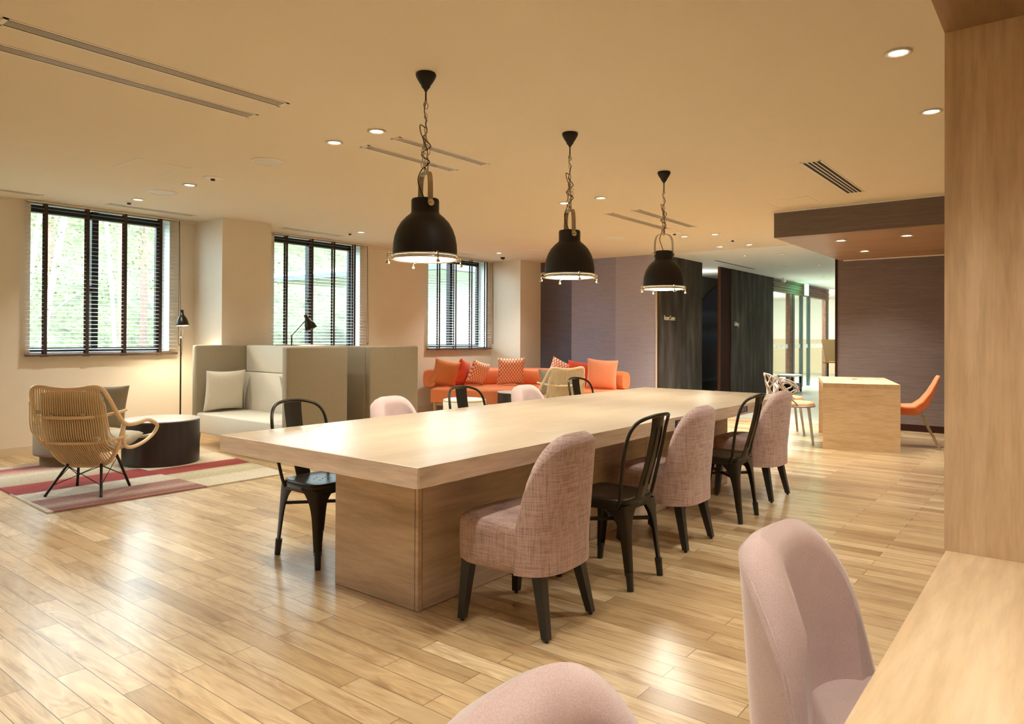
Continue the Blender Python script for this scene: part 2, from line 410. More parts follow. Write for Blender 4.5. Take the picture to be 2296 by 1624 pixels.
# partition with the brown grasscloth on the other side of the passage, soffit over the desk
right = sroot('wall_brown')
struct('wallpaper_panel', MB().box(10.86, 2.02, .09, 10.96, 2.62, CEIL), GR4, right)
struct('wallpaper_panel', MB().box(10.86, -1.4, .09, 10.96, 2.02, CEIL), GR4, right)
struct('trim_5', MB().box(10.85, 2.62, 0, 10.97, 2.65, CEIL), DARKRED)
struct('baseboard_brown', MB().box(10.85, -1.4, 0, 10.96, 2.62, .09), DARKRED)
sf = sroot('ceiling_soffit')
SX, SY, SZ = 7.99, 2.59, 2.37
so = MB().box(SX, -1.4, SZ, SX+.02, SY, CEIL-.012); struct('soffit_front', so, GR4, sf)
struct('soffit_side', MB().box(SX, SY-.02, SZ, 10.86, SY, CEIL-.012), GR4, sf)
struct('soffit_underside', MB().box(SX+.003, -1.4, SZ-.004, 10.86, SY-.003, SZ+.01), SOFFITW, sf)
struct('trim_6', MB().box(SX-.006, -1.4, CEIL-.014, SX, SY+.006, CEIL).box(SX-.006, SY, CEIL-.014, 10.86, SY+.006, CEIL), REVEAL)
struct('trim_7', MB().box(10.845, -1.4, SZ-.016, 10.86, SY-.05, SZ-.004), REVEAL)
# hall beyond
struct('wall_hall_far', MB().box(26.9, -1.4, 0, 27, 9.6, CEIL), FARWALL)
struct('wall_hall_right', MB().box(10.96, -1.4, 0, 27, -1.3, CEIL), FARWALL)
struct('wall_hall_room', MB().box(16.62, 9.5, 0, 27, 9.6, CEIL).box(16.5, DY+.1, 0, 16.62, 9.5, CEIL), FARWALL)
struct('wall_wainscot', MB().box(16.62, 9.3, 0, 26.9, 9.5, 1.22).box(26.7, 5.0, 0, 26.9, 9.3, 1.22), WAINS)
b = MB()
for x in (17.2, 19.6, 22, 24.4): b.box(x, 9.296, .1, x+.02, 9.3, 1.16)
b.box(16.62, 9.296, 1.13, 27, 9.3, 1.15); struct('trim_8', b, SKIRT)

# ------------------------------------------------------------ windows
def window(i, a, b, tapes):
    r = sroot('window_%d' % i)
    y = WY+.16
    f = MB().box(a, y, WZ0, a+.045, y+.05, WZ1).box(b-.085, y, WZ0, b-.03, y+.05, WZ1).box(a, y, WZ1-.085, b-.04, y+.05, WZ1).box(a, y, WZ0, b-.04, y+.05, WZ0+.05)
    mx_ = a+(b-a)*.465
    f.box(mx_-.035, y-.03, WZ0, mx_+.035, y+.06, WZ1).box(mx_-.06, y-.04, 1.72, mx_-.03, y-.02, 1.80)
    struct('window_frame', f, FRAMEB, r)
    struct('window_pane', MB().box(a+.045, y+.02, WZ0+.05, b-.1, y+.026, WZ1-.085), GLASS, r)
    # white reveals and sill
    struct('window_reveal', MB().box(a-.001, WY-.002, WZ0, a+.002, y, WZ1).box(b-.002, WY-.002, WZ0, b+.001, y, WZ1).box(a, WY-.002, WZ1-.003, b, y, WZ1+.001).box(a, WY-.01, WZ0-.02, b, y, WZ0+.003).box(b-.04, y-.01, WZ0, b, y+.05, WZ1), REVEAL, r)
    # blind
    lab = {0: None, 1: 'slatted blind on the widest window, beside the standing lamp', 2: 'slatted blind on the middle window behind the high-backed booths', 3: 'slatted blind on the window above the orange sofa'}[i]
    t = thing('venetian_blind', lab or 'slatted blind on the window outside the view', 'blind', (0, 0, 0), 0, None)
    ba, bb, yb = a-.05, b+.07, WY-.05
    s = MB(); n = 35; z0, z1 = 1.075, CEIL-.022
    for q in range(n):
        z = z0+.02+(z1-z0-.03)*q/(n-1)
        s.box(ba, yb-.025, z-.0012, bb, yb+.025, z+.0012, rot=RX(math.radians(8)))
    s.build('slats', SLAT, t)
    MB().box(ba-.005, yb-.026, z0-.055, bb+.005, yb+.026, z0-.028, .004).build('bottom_rail', RAIL, t)
    MB().box(ba, yb-.028, z1, bb, yb+.028, CEIL-.003).build('head_rail', WALLP, t)
    for x in tapes:
        for dy in (-.027, .027): MB().box(x-.017, yb+dy-.0008, z0-.03, x+.017, yb+dy+.0008, z1).build('ladder_tape', TAPE, t)
        MB().box(x-.03, yb-.03, z0-.06, x+.03, yb+.03, z0-.052).build('tape_clip', RAIL, t)
    MB().tube(smoothpath([(bb+.004, yb-.03, z1), (bb+.006, yb-.034, 1.9), (bb+.004, yb-.036, 1.2), (bb+.02, yb-.036, 1.14), (bb+.032, yb-.036, 1.2), (bb+.02, yb-.034, 1.9), (bb+.01, yb-.03, z1)]), .0025, 5).build('pull_cord', CABLE, t)
for i, (a, b) in enumerate(WINS):
    if i == 0: continue
    if i == 1: tp = [2.80, 3.205, 3.60, 4.0]
    elif i == 2: tp = [5.72, 6.14, 6.52, 6.90]
    else: tp = [8.73, 9.14, 9.56, 9.98]
    window(i, a, b, tp)
window_off = sroot('window_4')
a, b = WINS[0]; struct('window_frame', MB().box(a, WY+.16, WZ0, a+.045, WY+.21, WZ1).box(b-.05, WY+.16, WZ0, b, WY+.21, WZ1).box(a, WY+.16, WZ1-.08, b, WY+.21, WZ1).box(a, WY+.16, WZ0, b, WY+.21, WZ0+.05), FRAMEB, window_off)

# ------------------------------------------------------------ outside: wooded slope, trees, entrance canopy
m = mat('woodland_slope', (.5, .55, .35), 1); k = N(m)
v = k.coord((1, 1, 1)); a1 = k.noise(v, 1.3, 6, .75, .6); a2 = k.noise(v, 7, 5, .8)
cc = k.ramp(a1, [(.3, (.016, .019, .007)), (.42, (.055, .060, .023)), (.58, (.10, .104, .044)), (.72, (.21, .195, .12))])
gg = k.ramp(a2, [(.38, (.30, .26, .22)), (.52, (1, 1, 1)), (.66, (1.7, 1.65, 1.5))]); k.color(k.mix(.9, cc, gg, 'MULTIPLY'))
b = MB(); rows = []
for j in range(12):
    y = 11+j*2.6; rows.append([(x, y+1.2*math.sin(x*.5+j), (-.6 if j == 0 else -.6+.03*(j*2.6)**1.7)+.5*math.sin(x*.9+j*2)) for x in [-14+i*3 for i in range(26)]])
b.loft(rows, False, False); o = b.build('wooded_hillside', m, smooth=True); o['kind'] = 'structure'
o = MB().box(-14, WY+.3, -.6, 62, 16, -.5).build('ground_outside', plain('dry_grass_ground', (.14, .15, .09), 1)); o['kind'] = 'structure'
BIRCH = plain('birch_bark', (.60, .58, .54), .8, .1, 12); PINE = plain('pine_bark', (.20, .12, .09), .9, .25, 9); DARKTW = plain('bare_twig', (.22, .2, .15), .9)
LEAF = plain('spring_leaves', (.13, .16, .045), .9, .4, 8)
def tree(kind, x, y, h, lean, r):
    lab = 'white-barked birch leaning among the pines outside the windows' if kind == 'birch' else 'reddish straight pine trunk standing outside the windows'
    t = thing(kind+'_tree', lab, 'tree', (x, y, -.5), 0, 'birches outside the windows' if kind == 'birch' else 'pines outside the windows')
    bm_ = BIRCH if kind == 'birch' else PINE
    tr = MB(); pts = [(lean*s*h, .1*math.sin(s*5+x), s*h) for s in [i/6 for i in range(7)]]
    tr.tube(smoothpath(pts, 3), r, 7, rs=None).build('trunk', bm_, t, smooth=True)
    for q in range(9 if kind == 'birch' else 6):
        z = h*(.25+.7*rnd.random()); an = rnd.random()*2*PI; L = .4+rnd.random()*.7; x0 = lean*z
        MB().tube([(x0, 0, z), (x0+L*.5*math.cos(an), L*.5*math.sin(an), z+L*.45), (x0+L*math.cos(an), L*math.sin(an), z+L*.8)], .02, 5, rs=[.022, .014, .006]).build('branch', DARKTW if kind == 'pine' else BIRCH, t)
    lf = MB()
    for q in range(420):
        z = h*(.3+.72*rnd.random()); an = rnd.random()*2*PI; d = rnd.random()*.95; s_ = .02+rnd.random()*.03
        p = Vector((lean*z+d*math.cos(an), d*math.sin(an), z+d*.3)); u = Vector((rnd.uniform(-1, 1), rnd.uniform(-1, 1), rnd.uniform(-1, 1))).normalized()*s_; w_ = Vector((rnd.uniform(-1, 1), rnd.uniform(-1, 1), rnd.uniform(-1, 1))).normalized()*s_
        lf.bm.faces.new([lf.bm.verts.new(p+u), lf.bm.verts.new(p+w_), lf.bm.verts.new(p-u), lf.bm.verts.new(p-w_)])
    lf.build('foliage', LEAF, t)
for (x, y, l) in ((5.0, 15.4, -.16), (5.9, 18.6, .14), (8.6, 20.6, -.08), (8.3, 16.9, .03), (6.6, 22.0, .10)): tree('birch', x, y, 7+rnd.random(), l, .05+.02*rnd.random())
for (x, y) in ((4.6, 20.4), (6.9, 16.2), (8.2, 24.6), (9.9, 22.2), (9.6, 19.4), (6.1, 24.3), (10.3, 16.2), (11.6, 18.8), (9.4, 24.6), (13.2, 21.0), (11.4, 22.6), (8.9, 15.6)): tree('pine', x, y, 9+rnd.random(), rnd.uniform(-.02, .02), .08+.04*rnd.random())
# entrance canopy seen through the second and third window
t = thing('entrance_canopy', 'white entrance canopy with dark fascia and stone-based pillar outside the windows', 'canopy', (0, 0, 0))
MB().box(14.7, 14.2, 3.2, 18.6, 23, 3.5).build('roof', FARWALL, t)
MB().box(14.55, 14.0, 3.18, 14.7, 23.1, 3.34).box(14.7, 14.0, 3.18, 18.6, 14.2, 3.34).build('fascia', mat('slate_fascia', (.12, .14, .16), .5), t)
MB().box(16.6, 19.2, .8, 17.1, 19.7, 3.2).build('pillar', FARWALL, t)
MB().box(16.4, 19.0, -.5, 17.3, 19.9, .8).build('pillar_base', plain('cut_stone', (.62, .58, .50), .9, .3, 5), t)
b = MB().box(18.4, 14.2, -.5, 18.6, 23, 3.2); tag(b.build('entrance_wall', FARWALL), 'pale rendered building wall under the canopy, seen through the blinds', 'wall')
b = MB()
for i in range(60):
    x, y, z = 14.5+rnd.uniform(-.9, .9), 16.0+rnd.uniform(-.7, .7), rnd.uniform(-.4, 1.9)
    bmesh.ops.create_icosphere(b.bm, subdivisions=1, radius=.22+.15*rnd.random(), matrix=Matrix.Translation((x, y, z)))
tag(b.build('garden_bush', LEAF), 'green garden bush outside the window above the orange sofa', 'bush')

# ------------------------------------------------------------ ceiling fittings
def disc(t, z, r=.062):
    MB().lathe([(r, 0), (r+.012, -.006), (r-.004, -.008), (r-.012, .0)], 28, (0, 0, z)).build('trim_ring', WHITEM, t, smooth=True)
    MB().lathe([(.001, 0), (r-.01, 0)], 24, (0, 0, z-.002)).build('lit_lens', LAMPON, t)
def downlight(x, y, lab, power=42, z=CEIL, r=.05, hall=False, grp=None, angle=115):
    t = thing('recessed_downlight', lab, 'ceiling light', (x, y, 0), 0, grp)
    disc(t, z-.001, r)
    lamp('downlight_or_fill_lamp', 'SPOT', (x, y, z-.03), power, (1, .97, .88) if hall else WARM2, .04, (0, 0, 0), None, angle=angle, blend=.9)
G = 'recessed downlights of the lounge ceiling'
dls = [(3.21, 4.18, 'lit downlight beside the nearest pendant chain, left one of its pair'), (3.21, 3.72, 'lit downlight beside the nearest pendant chain, right one of its pair'),
 (3.30, 6.44, 'lit downlight between the round ceiling speaker and the smoke detector'), (3.33, 7.56, 'lit downlight next to the air slot over the widest window'),
 (6.20, 7.49, 'lit downlight near the air slot over the middle window'), (9.13, 7.49, 'small lit downlight over the orange sofa'),
 (6.12, 3.70, 'lit downlight right of the middle pendant chain'), (6.13, 4.15, 'lit downlight half behind the middle pendant chain'),
 (3.88, .66, 'largest lit downlight, upper one beside the tall wooden end panel'), (5.01, .67, 'lower lit downlight right beside the tall wooden end panel'),
 (9.15, 4.19, 'left small downlight behind the farthest pendant'), (9.20, 3.77, 'right small downlight behind the farthest pendant'),
 (10.50, 4.22, 'far left downlight just before the ceiling step'), (10.51, 3.77, 'far right downlight just before the ceiling step')]
for i, (x, y, l) in enumerate(dls): downlight(x, y, l, (28, 28, 44, 46, 60, 66, 56, 56, 42, 50, 100, 100, 90, 90)[i], grp=G)
for (x, y) in ((2.45, 1.62), (.3, 4.18), (.3, 7.5), (-.3, 1.6), (.9, .66), (6.6, .67), (7.7, 5.6), (4.9, 5.6), (1.25, 1.62), (1.0, 2.95)):  # unseen spots without fittings; last two added to brighten chair and table end
    o = lamp('downlight_or_fill_lamp', 'SPOT', (x, y, CEIL-.02), 40 if y > 5 else 52 if x == 1.0 else 38 if x > 5 or x == 1.25 else 20, WARM2, .04, angle=115, blend=.9)
for (x, y, l) in ((8.61, 2.04, 'near left downlight in the wood soffit over the desk'), (8.61, 1.38, 'near right downlight in the wood soffit over the desk'), (9.83, 2.05, 'far downlight in the wood soffit over the desk')):
    downlight(x, y, l, 58, SZ-.004, .055, grp='soffit downlights')
HG = 'small hall downlights'
for i, (x, y) in enumerate(((11.9, 4.35), (12.0, 3.75), (14.2, 4.4), (14.2, 3.75), (17.0, 4.4), (17.2, 3.75), (20.5, 4.4), (20.5, 3.6))):
    downlight(x, y, 'small dim downlight in the hall ceiling beyond the lounge', 22, CEIL, .035, True, HG)
lamp('hall_room_lamp', 'AREA', (20, 7.6, CEIL-.02), 420, (.97, 1, .95), 3.0, shape='SQUARE')

def vent(x0, x1, y0, y1, lab, n=4, dark=VENTD, fr=VENTF, grp='long ceiling air slots', z=CEIL):
    t = thing('ceiling_air_slot', lab, 'air vent', ((x0+x1)/2, (y0+y1)/2, 0), 0, grp)
    hx, hy = (x1-x0)/2, (y1-y0)/2; e = .014
    MB().box(-hx, -hy, z-.003, hx, -hy+e, z+.001).box(-hx, hy-e, z-.003, hx, hy, z+.001).box(-hx, -hy, z-.003, -hx+e*1.6, hy, z+.001).box(hx-e*1.6, -hy, z-.003, hx, hy, z+.001).build('frame', fr, t)
    MB().box(-hx+e, -hy+e, z-.0015, hx-e, hy-e, z-.0005).build('slot', dark, t)
    s = MB(); W_ = 2*(hy-e)
    for q in range(1, n+1):
        yy = -hy+e+W_*q/(n+1); s.box(-hx+e, yy-W_*.04, z-.0026, hx-e, yy+W_*.04, z-.001)
    s.build('louvres', fr, t)
vent(1.05, 2.51, 3.70, 3.81, 'long ceiling air slot nearest the camera, right one of its pair')
vent(1.05, 2.52, 4.05, 4.16, 'long ceiling air slot nearest the camera, left one of its pair')
vent(3.40, 4.39, 3.70, 3.79, 'air slot crossing behind the nearest pendant chain, right one of the pair')
vent(3.41, 4.39, 4.045, 4.14, 'air slot crossing behind the nearest pendant chain, left one of the pair')
vent(6.94, 8.40, 4.04, 4.16, 'air slot left of the farthest pendant chain')
vent(6.94, 8.44, 3.70, 3.81, 'air slot behind the farthest pendant chain')
vent(1.6, 2.65, 8.10, 8.20, 'air slot at the ceiling edge, farthest towards the left border')
vent(3.24, 4.21, 8.02, 8.14, 'air slot over the widest window')
vent(5.34, 6.31, 7.97, 8.10, 'air slot over the middle window')
vent(8.2, 9.1, 8.0, 8.10, 'air slot over the window above the orange sofa')
vent(5.86, 7.38, 1.54, 1.70, 'wide black striped air slot before the soffit', 3, VENTB, VENTF)
vent(12.3, 14.4, 5.0, 5.09, 'air slot in the hall ceiling before the dark steel wall', 1, VENTD, WHITEM)
def hatch(x0, x1, y0, y1, lab):
    t = thing('ceiling_hatch', lab, 'access hatch', ((x0+x1)/2, (y0+y1)/2, CEIL)); hx, hy = (x1-x0)/2, (y1-y0)/2; e = .008
    MB().box(-hx, -hy, -.003, hx, -hy+e, .001).box(-hx, hy-e, -.003, hx, hy, .001).box(-hx, -hy, -.003, -hx+e, hy, .001).box(hx-e, -hy, -.003, hx, hy, .001).build('hatch_frame', WHITEM, t)
    MB().box(-hx+e, -hy+e, -.0015, hx-e, hy-e, .001).build('hatch_door', PLASTER, t)
    MB().cyl((-hx+.04, 0, -.004), .006, .003, 10).build('latch', WHITEM, t)
hatch(2.56, 2.98, 5.79, 6.25, 'square ceiling access hatch outlined in white near the widest window')
hatch(7.28, 7.74, 2.03, 2.47, 'square ceiling access hatch just before the dark soffit')
for (x, y, l) in ((3.24, 5.07, 'large round white ceiling speaker nearest the camera'), (3.31, 6.99, 'large round white ceiling speaker near the widest window'), (8.75, 5.04, 'round ceiling speaker right of the middle pendant'), (9.19, 6.78, 'round ceiling speaker over the orange sofa')):
    t = thing('ceiling_speaker', l, 'speaker', (x, y, CEIL), 0, 'round ceiling speakers')
    MB().lathe([(.13, 0), (.128, -.008), (.115, -.012), (.112, -.006)], 36).build('speaker_ring', WHITEM, t, smooth=True)
    MB().lathe([(.112, -.006), (.06, -.014), (.001, -.016)], 36).build('grille', plain('speaker_mesh', (.70, .69, .66), .6), t, smooth=True)
for (x, y, l) in ((3.28, 5.99, 'smoke detector disc beside the nearest round speaker'), (3.34, 7.79, 'small sensor beside the air slot over the widest window'), (6.19, 7.71, 'small sensor beside the air slot over the middle window'), (9.89, 3.79, 'round smoke detector right of the farthest pendant'), (8.80, 4.17, 'round smoke detector behind the farthest pendant chain')):
    r = .09 if y in (3.79, 4.17, 5.99) else .04
    t = thing('smoke_detector', l, 'detector', (x, y, CEIL), 0, 'ceiling detectors')
    MB().lathe([(r, 0), (r, -.004), (r*.6, -.010), (.001, -.012)], 28).build('detector_plate', WHITEM, t, smooth=True)
    MB().lathe([(.02, -.01), (.018, -.026), (.001, -.028)], 16).build('sensor', VENTD, t, smooth=True)
t = thing('dome_camera', 'small black ceiling camera dome beside the far wall column', 'camera', (9.55, 7.75, CEIL))
MB().lathe([(.055, 0), (.055, -.012), (.04, -.02)], 24).build('mount', WHITEM, t, smooth=True)
MB().lathe([(.04, -.02), (.034, -.045), (.018, -.056), (.001, -.06)], 24).build('dome', SHADE, t, smooth=True)

# ------------------------------------------------------------ pendants
def pendant(x, y, zr, spin, lab, seed):
    r = random.Random(seed)
    t = thing('pendant_lamp', lab, 'pendant lamp', (x, y, zr), 0, 'industrial pendants over the long table')
    prof = [(.171, .012), (.171, .04), (.169, .075), (.162, .115), (.148, .155), (.128, .190), (.102, .218), (.080, .236), (.074, .246), (.074, .306), (.071, .316), (.001, .318)]
    inner = [(.001, .312), (.066, .311), (.069, .302), (.069, .250), (.098, .212), (.143, .150), (.157, .110), (.164, .070), (.166, .012)]
    MB().lathe(prof + inner, 56).build('lamp_shade', SHADE, t, smooth=True)
    MB().lathe([(.001, -.016), (.06, -.015), (.12, -.010), (.166, .0)], 48).build('glass_diffuser', PENDON, t, smooth=True)
    rg = MB(); 
    for (rr, zz, q) in ((.174, .014, .0045), (.178, -.004, .0055)):
        rg.tube([(rr*math.cos(2*PI*i/48), rr*math.sin(2*PI*i/48), zz) for i in range(48)], q, 8, True)
    rg.build('rim_ring', CHROME, t, smooth=True)
    for i in range(4):
        a = spin+i*PI/2; R_ = RZ(a); c = MB()
        for (p0, p1, q) in (((.166, 0, .020), (.200, 0, .016), .006), ((.176, 0, -.006), (.206, 0, -.006), .006), ((.204, 0, .018), (.204, 0, -.022), .004)):
            c.tube([R_ @ Vector(p0), R_ @ Vector(p1)], q, 8)
        c.lathe([(.003, -.020), (.010, -.026), (.011, -.036), (.006, -.040)], 12, R_ @ Vector((.204, 0, 0)), True)
        c.build('rim_clamp', CHROME, t, ang=40)
    # stirrup
    R_ = RZ(spin); w_, pts = .082, []
    for i in range(19):
        a = PI*i/18; pts.append((w_*sq(math.cos(a), .55), .30+.16*sq(math.sin(a), .5)))
    ring = []
    for i, (px, pz) in enumerate(pts):
        q = pts[min(i+1, 18)]; p_ = pts[max(i-1, 0)]; d = Vector((q[0]-p_[0], 0, q[1]-p_[1])).normalized(); nn = Vector((-d.z, 0, d.x))*.002
        c = Vector((px, 0, pz)); ring.append([R_ @ (c+nn+Vector((0, .014, 0))), R_ @ (c+nn-Vector((0, .014, 0))), R_ @ (c-nn-Vector((0, .014, 0))), R_ @ (c-nn+Vector((0, .014, 0)))])
    MB().loft(ring).build('stirrup', CHAINM, t)
    for sx_ in (-1, 1):
        ax = (RZ(spin) @ RY(PI/2*sx_)); MB().lathe([(.006, .070), (.006, .082), (.018, .084), (.018, .094), (.010, .099)], 16, (0, 0, .285), True, axis=ax).build('stirrup_bolt', CHROME, t, ang=40)
    top = CEIL-zr
    # canopy and rod
    MB().lathe([(.052, 0), (.055, -.010), (.050, -.024), (.036, -.048), (.026, -.062), (.022, -.074), (.012, -.084), (.008, -.094), (.001, -.095)], 36, (0, 0, top-.001)).build('ceiling_canopy', SHADE, t, smooth=True)
    MB().cyl((0, 0, top-.155), .0045, .07, 10).build('rod', SHADE, t)
    MB().tube([(.016*math.cos(2*PI*i/20), 0, top-.172+.016*math.sin(2*PI*i/20)) for i in range(20)], .003, 6, True).tube([(0, 0, top-.16), (0, 0, top-.148)], .008, 8).build('hanging_ring', CHAINM, t, smooth=True)
    # chain: one main run, two looped-up spare runs
    def link(b, c, d, ro, s_=1.0):
        d = d.normalized(); u = d.cross(Vector((.3, .9, .1))).normalized(); v = d.cross(u); a = u*math.cos(ro)+v*math.sin(ro)
        b.tube([c+d*(.0155*s_*math.sin(2*PI*i/12)*1.15)+a*(.0075*s_*math.cos(2*PI*i/12)) for i in range(12)], .0019, 5, True)
    def chain(b, pts):
        pts = smoothpath(pts, 8); acc = 0; k_ = 0; last = pts[0]
        for p, q in zip(pts, pts[1:]):
            acc += (q-p).length
            if acc >= .027: link(b, q, q-p, (k_ % 2)*PI/2+.3); acc = 0; k_ += 1
    zt, zb = top-.19, .465
    c = MB(); chain(c, [(0, 0, zt), (.003, .002, zt-.12), (-.004, 0, (zt+zb)/2), (0, 0, zb)])
    c.build('chain', CHAINM, t)
    for q in range(2):
        s_ = -1 if q else 1; zs = zt-.08-.05*q
        c = MB(); chain(c, [(0, 0, zs), (.014*s_, .006, zs-.10), (.022*s_, -.006, zb+.13), (.014*s_+r.uniform(-.01, .01), .01, zb+.035), (.002, 0, zb+.01)]); c.build('spare_chain', CHAINM, t)
    cab = [(0, 0, top-.15)]; n = 13
    for i in range(1, n):
        f = i/n; am = .006+.022*math.sin(PI*f); cab.append((am*math.sin(i*2.1+seed), am*math.cos(i*1.7+seed), top-.17-(top-.17-zb)*f))
    cab += [(-.02, .01, .47), (-.035, .02, .42), (-.03, .01, .37), (-.005, 0, .318)]
    MB().tube(smoothpath(cab, 6), .0028, 6).build('cable', CABLE, t, smooth=True)
    c2 = [(-.005, 0, zt-.1), (-.03, .01, zt-.09), (-.038, .0, zt-.13), (-.02, -.01, zt-.18), (.012, 0, zt-.22), (.022, .005, zt-.27), (.016, 0, zt-.33), (-.01, 0, zt-.37), (-.03, 0, zt-.42), (-.02, 0, zt-.46), (0, 0, zb+.02)]
    MB().tube(smoothpath([p for p in c2 if p[2] > zb]+[(0, 0, zb+.01)], 6), .0026, 6).build('cable_loop', CABLE, t, smooth=True)
    lamp('pendant_bulb', 'AREA', (x, y, zr-.02), 5.5, WARM2, .30)
pendant(2.669, 2.70, 1.666, math.radians(64), 'nearest and largest black dome pendant with metal rim clamps', 3)
pendant(4.055, 2.70, 1.666, math.radians(53), 'middle black dome pendant over the long table', 11)
pendant(5.49, 2.70, 1.666, math.radians(-38), 'farthest black dome pendant, its stirrup seen face-on', 23)

# ------------------------------------------------------------ long table
TX0, TX1, TY0, TY1, TZ = 1.905, 6.49, 1.962, 3.392, .745
t = thing('communal_table', 'long pale oak communal table on block bases under the pendants', 'table', (4.1, 2.62, 0))
ox, oy = -4.1, -2.62
def TB(x0, y0, z0, x1, y1, z1, b=None, bev=0):
    b = b or MB(); return b.box(x0+ox, y0+oy, z0, x1+ox, y1+oy, z1, bev)
TB(TX0+.012, TY0+.012, TZ-.02, TX1-.012, TY1-.012, TZ).build('table_top', TABLETOP, t)
b = TB(TX0+.012, TY0, TZ-.082, TX1-.012, TY0+.012, TZ-.0005); TB(TX0+.012, TY1-.012, TZ-.082, TX1-.012, TY1, TZ-.0005, b); TB(TX0+.012, TY0+.012, TZ-.082, TX1-.012, TY1-.012, TZ-.02, b); b.build('long_edge', TABLESIDE, t)
b = TB(TX0, TY0, TZ-.082, TX0+.012, TY1, TZ-.0005); b.build('short_edge', TABLESIDE_Y, t); TB(TX1-.012, TY0, TZ-.082, TX1, TY1, TZ-.0005).build('short_edge', TABLESIDE_Y, t)
zt = TZ-.082
for (a, c) in ((2.257, 3.115), (3.72, 5.94)):
    b = TB(a+.003, 2.325, 0, c-.003, 2.905, zt); bl = b.build('base_block', SEAM, t)
    pn = MB()
    if a < 3: TB(a+.028, 2.317, .003, c, 2.335, zt, pn)
    else: TB(a, 2.317, .003, 4.44, 2.335, zt, pn); TB(4.443, 2.317, .003, c, 2.335, zt, pn)
    pn.build('side_panel', TABLESIDE, t); TB(a+.02, 2.895, .003, c-.02, 2.911, zt).build('side_panel', TABLESIDE, t)
    TB(a, 2.340 if a < 3 else 2.336, .003, a+.018, 2.911, zt).build('end_panel', TABLESIDE_Y, t); TB(c-.018, 2.336, .003, c, 2.911, zt).build('end_panel', TABLESIDE_Y, t)
    if a < 3: TB(a, 2.317, .003, a+.024, 2.336, zt).build('corner_post', TABLESIDE_Y, t)
for x in (4.232, 5.36, 3.1):
    o = TB(x-.075, TY0-.003, TZ-.066, x+.075, TY0+.004, TZ-.020, None, .0015).build('power_outlet', OUTLET, t); o['label'] = 'black socket plate'
    b = MB()
    for q in (-.032, .018): TB(x+q-.016, TY0-.0045, TZ-.061, x+q+.016, TY0-.002, TZ-.025, b)
    b.build('socket', OUTLET2, o)

# ------------------------------------------------------------ upholstered chair
def upholstered(fab, label, group, H=.825, hw=.235, thick=.085, arch=3.0):
    t = thing('upholstered_chair', label, 'chair', group=group)
    zs, z0 = .465, .265
    # seat: rounded block
    rings = []; n = 40
    for (z, k_) in ((z0, .94), (z0+.012, .985), (z0+.06, 1), (zs-.045, 1), (zs-.015, .985), (zs-.003, .95), (zs+.004, .85), (zs+.008, .5)):
        rings.append([(hw*1.02*k_*sq(math.cos(2*PI*i/n), .42), .03+.235*k_*sq(math.sin(2*PI*i/n), .42), z) for i in range(n)])
    MB().loft(rings).build('seat', fab, t, smooth=True)
    # wrap-round back: outer and inner skin
    nu, nv = 28, 16; P = math.radians(80)
    def pt(u, v, off, zb):
        s_ = 2*u-1; ph = s_*P
        zt_ = zs-.01 + (H-zs+.01)*max(0, 1-abs(s_)**arch)**(1/2.15)
        z = zb+(zt_-zb)*v; tp = 1-.11*max(0, z-zs)/(H-zs)
        a = (hw+.012-off)*tp; b_ = (.235-off)
        x = a*sq(math.sin(ph), .72); y = -b_*sq(math.cos(ph), .62) if math.cos(ph) > 0 else b_*abs(math.cos(ph))**.9
        y -= .10*max(0, z-.40)
        return Vector((x, y-.005, z))
    b = MB(); rows = []
    for i in range(nu+1):
        u = i/nu; edge = .35+.65*min(1, min(u, 1-u)*14); th = thick*edge
        ring = []
        for j in range(nv+1): ring.append(pt(u, j/nv, 0, z0))
        top = pt(u, 1, th/2, z0); top.z += th*.22
        ring[-1].z -= th*.20
        q1 = pt(u, 1, th*.2, z0); q1.z += th*.05; q3 = pt(u, 1, th*.8, z0); q3.z += th*.05
        ring += [q1, top, q3]
        for j in range(nv, -1, -1):
            p = pt(u, j/nv, th, z0); 
            if j == nv: p.z -= th*.20
            ring.append(p)
        rows.append(ring)
    b.loft(rows, True, True).build('backrest', fab, t, ang=55)
    pp = [pt(i/40, 1, thick*.10, z0)+Vector((0, 0, -.012)) for i in range(41)]
    MB().tube([Vector((pp[0].x, pp[0].y, z0+.02))]+pp+[Vector((pp[-1].x, pp[-1].y, z0+.02))], .0035, 6).build('piping', fab, t, smooth=True)
    for (x, y, dx, dy) in ((.190, .190, .018, .024), (-.190, .190, -.018, .024), (.155, -.150, .030, -.060), (-.155, -.150, -.030, -.060)):
        l = MB(); w1, w2 = .025, .0155
        l.loft([[(x+dx+sx_*w2, y+dy+sy_*w2, .012) for sx_, sy_ in ((-1, -1), (1, -1), (1, 1), (-1, 1))], [(x+sx_*w1, y+sy_*w1, z0+.02) for sx_, sy_ in ((-1, -1), (1, -1), (1, 1), (-1, 1))]])
        l.cyl((x+dx, y+dy, 0), .009, .014, 10); l.build('leg', LEGW, t)
    return t
u1 = upholstered(LINEN, 'mauve linen dining chair nearest the camera on the near side of the table', 'mauve linen chairs')
u1.location = (2.54, 1.90, 0); u1.rotation_euler = (0, 0, math.radians(3))
copy_tree(u1, (4.05, 1.965, 0), 0, 'mauve linen dining chair between the two black metal chairs')
copy_tree(u1, (5.63, 1.985, 0), math.radians(-1), 'mauve linen dining chair at the far end of the near side')
v1 = upholstered(VELVET, 'pink velvet chair back seen over the table before the booth', 'pink velvet chairs')
v1.location = (3.27, 3.40, 0); v1.rotation_euler = (0, 0, PI+math.radians(3))
copy_tree(v1, (4.78, 3.41, 0), PI, 'pink velvet chair back seen over the table before the second rattan chair')
v2 = upholstered(VELVET, 'large pink velvet chair tucked under the oak counter', 'pink velvet chairs', H=.812)
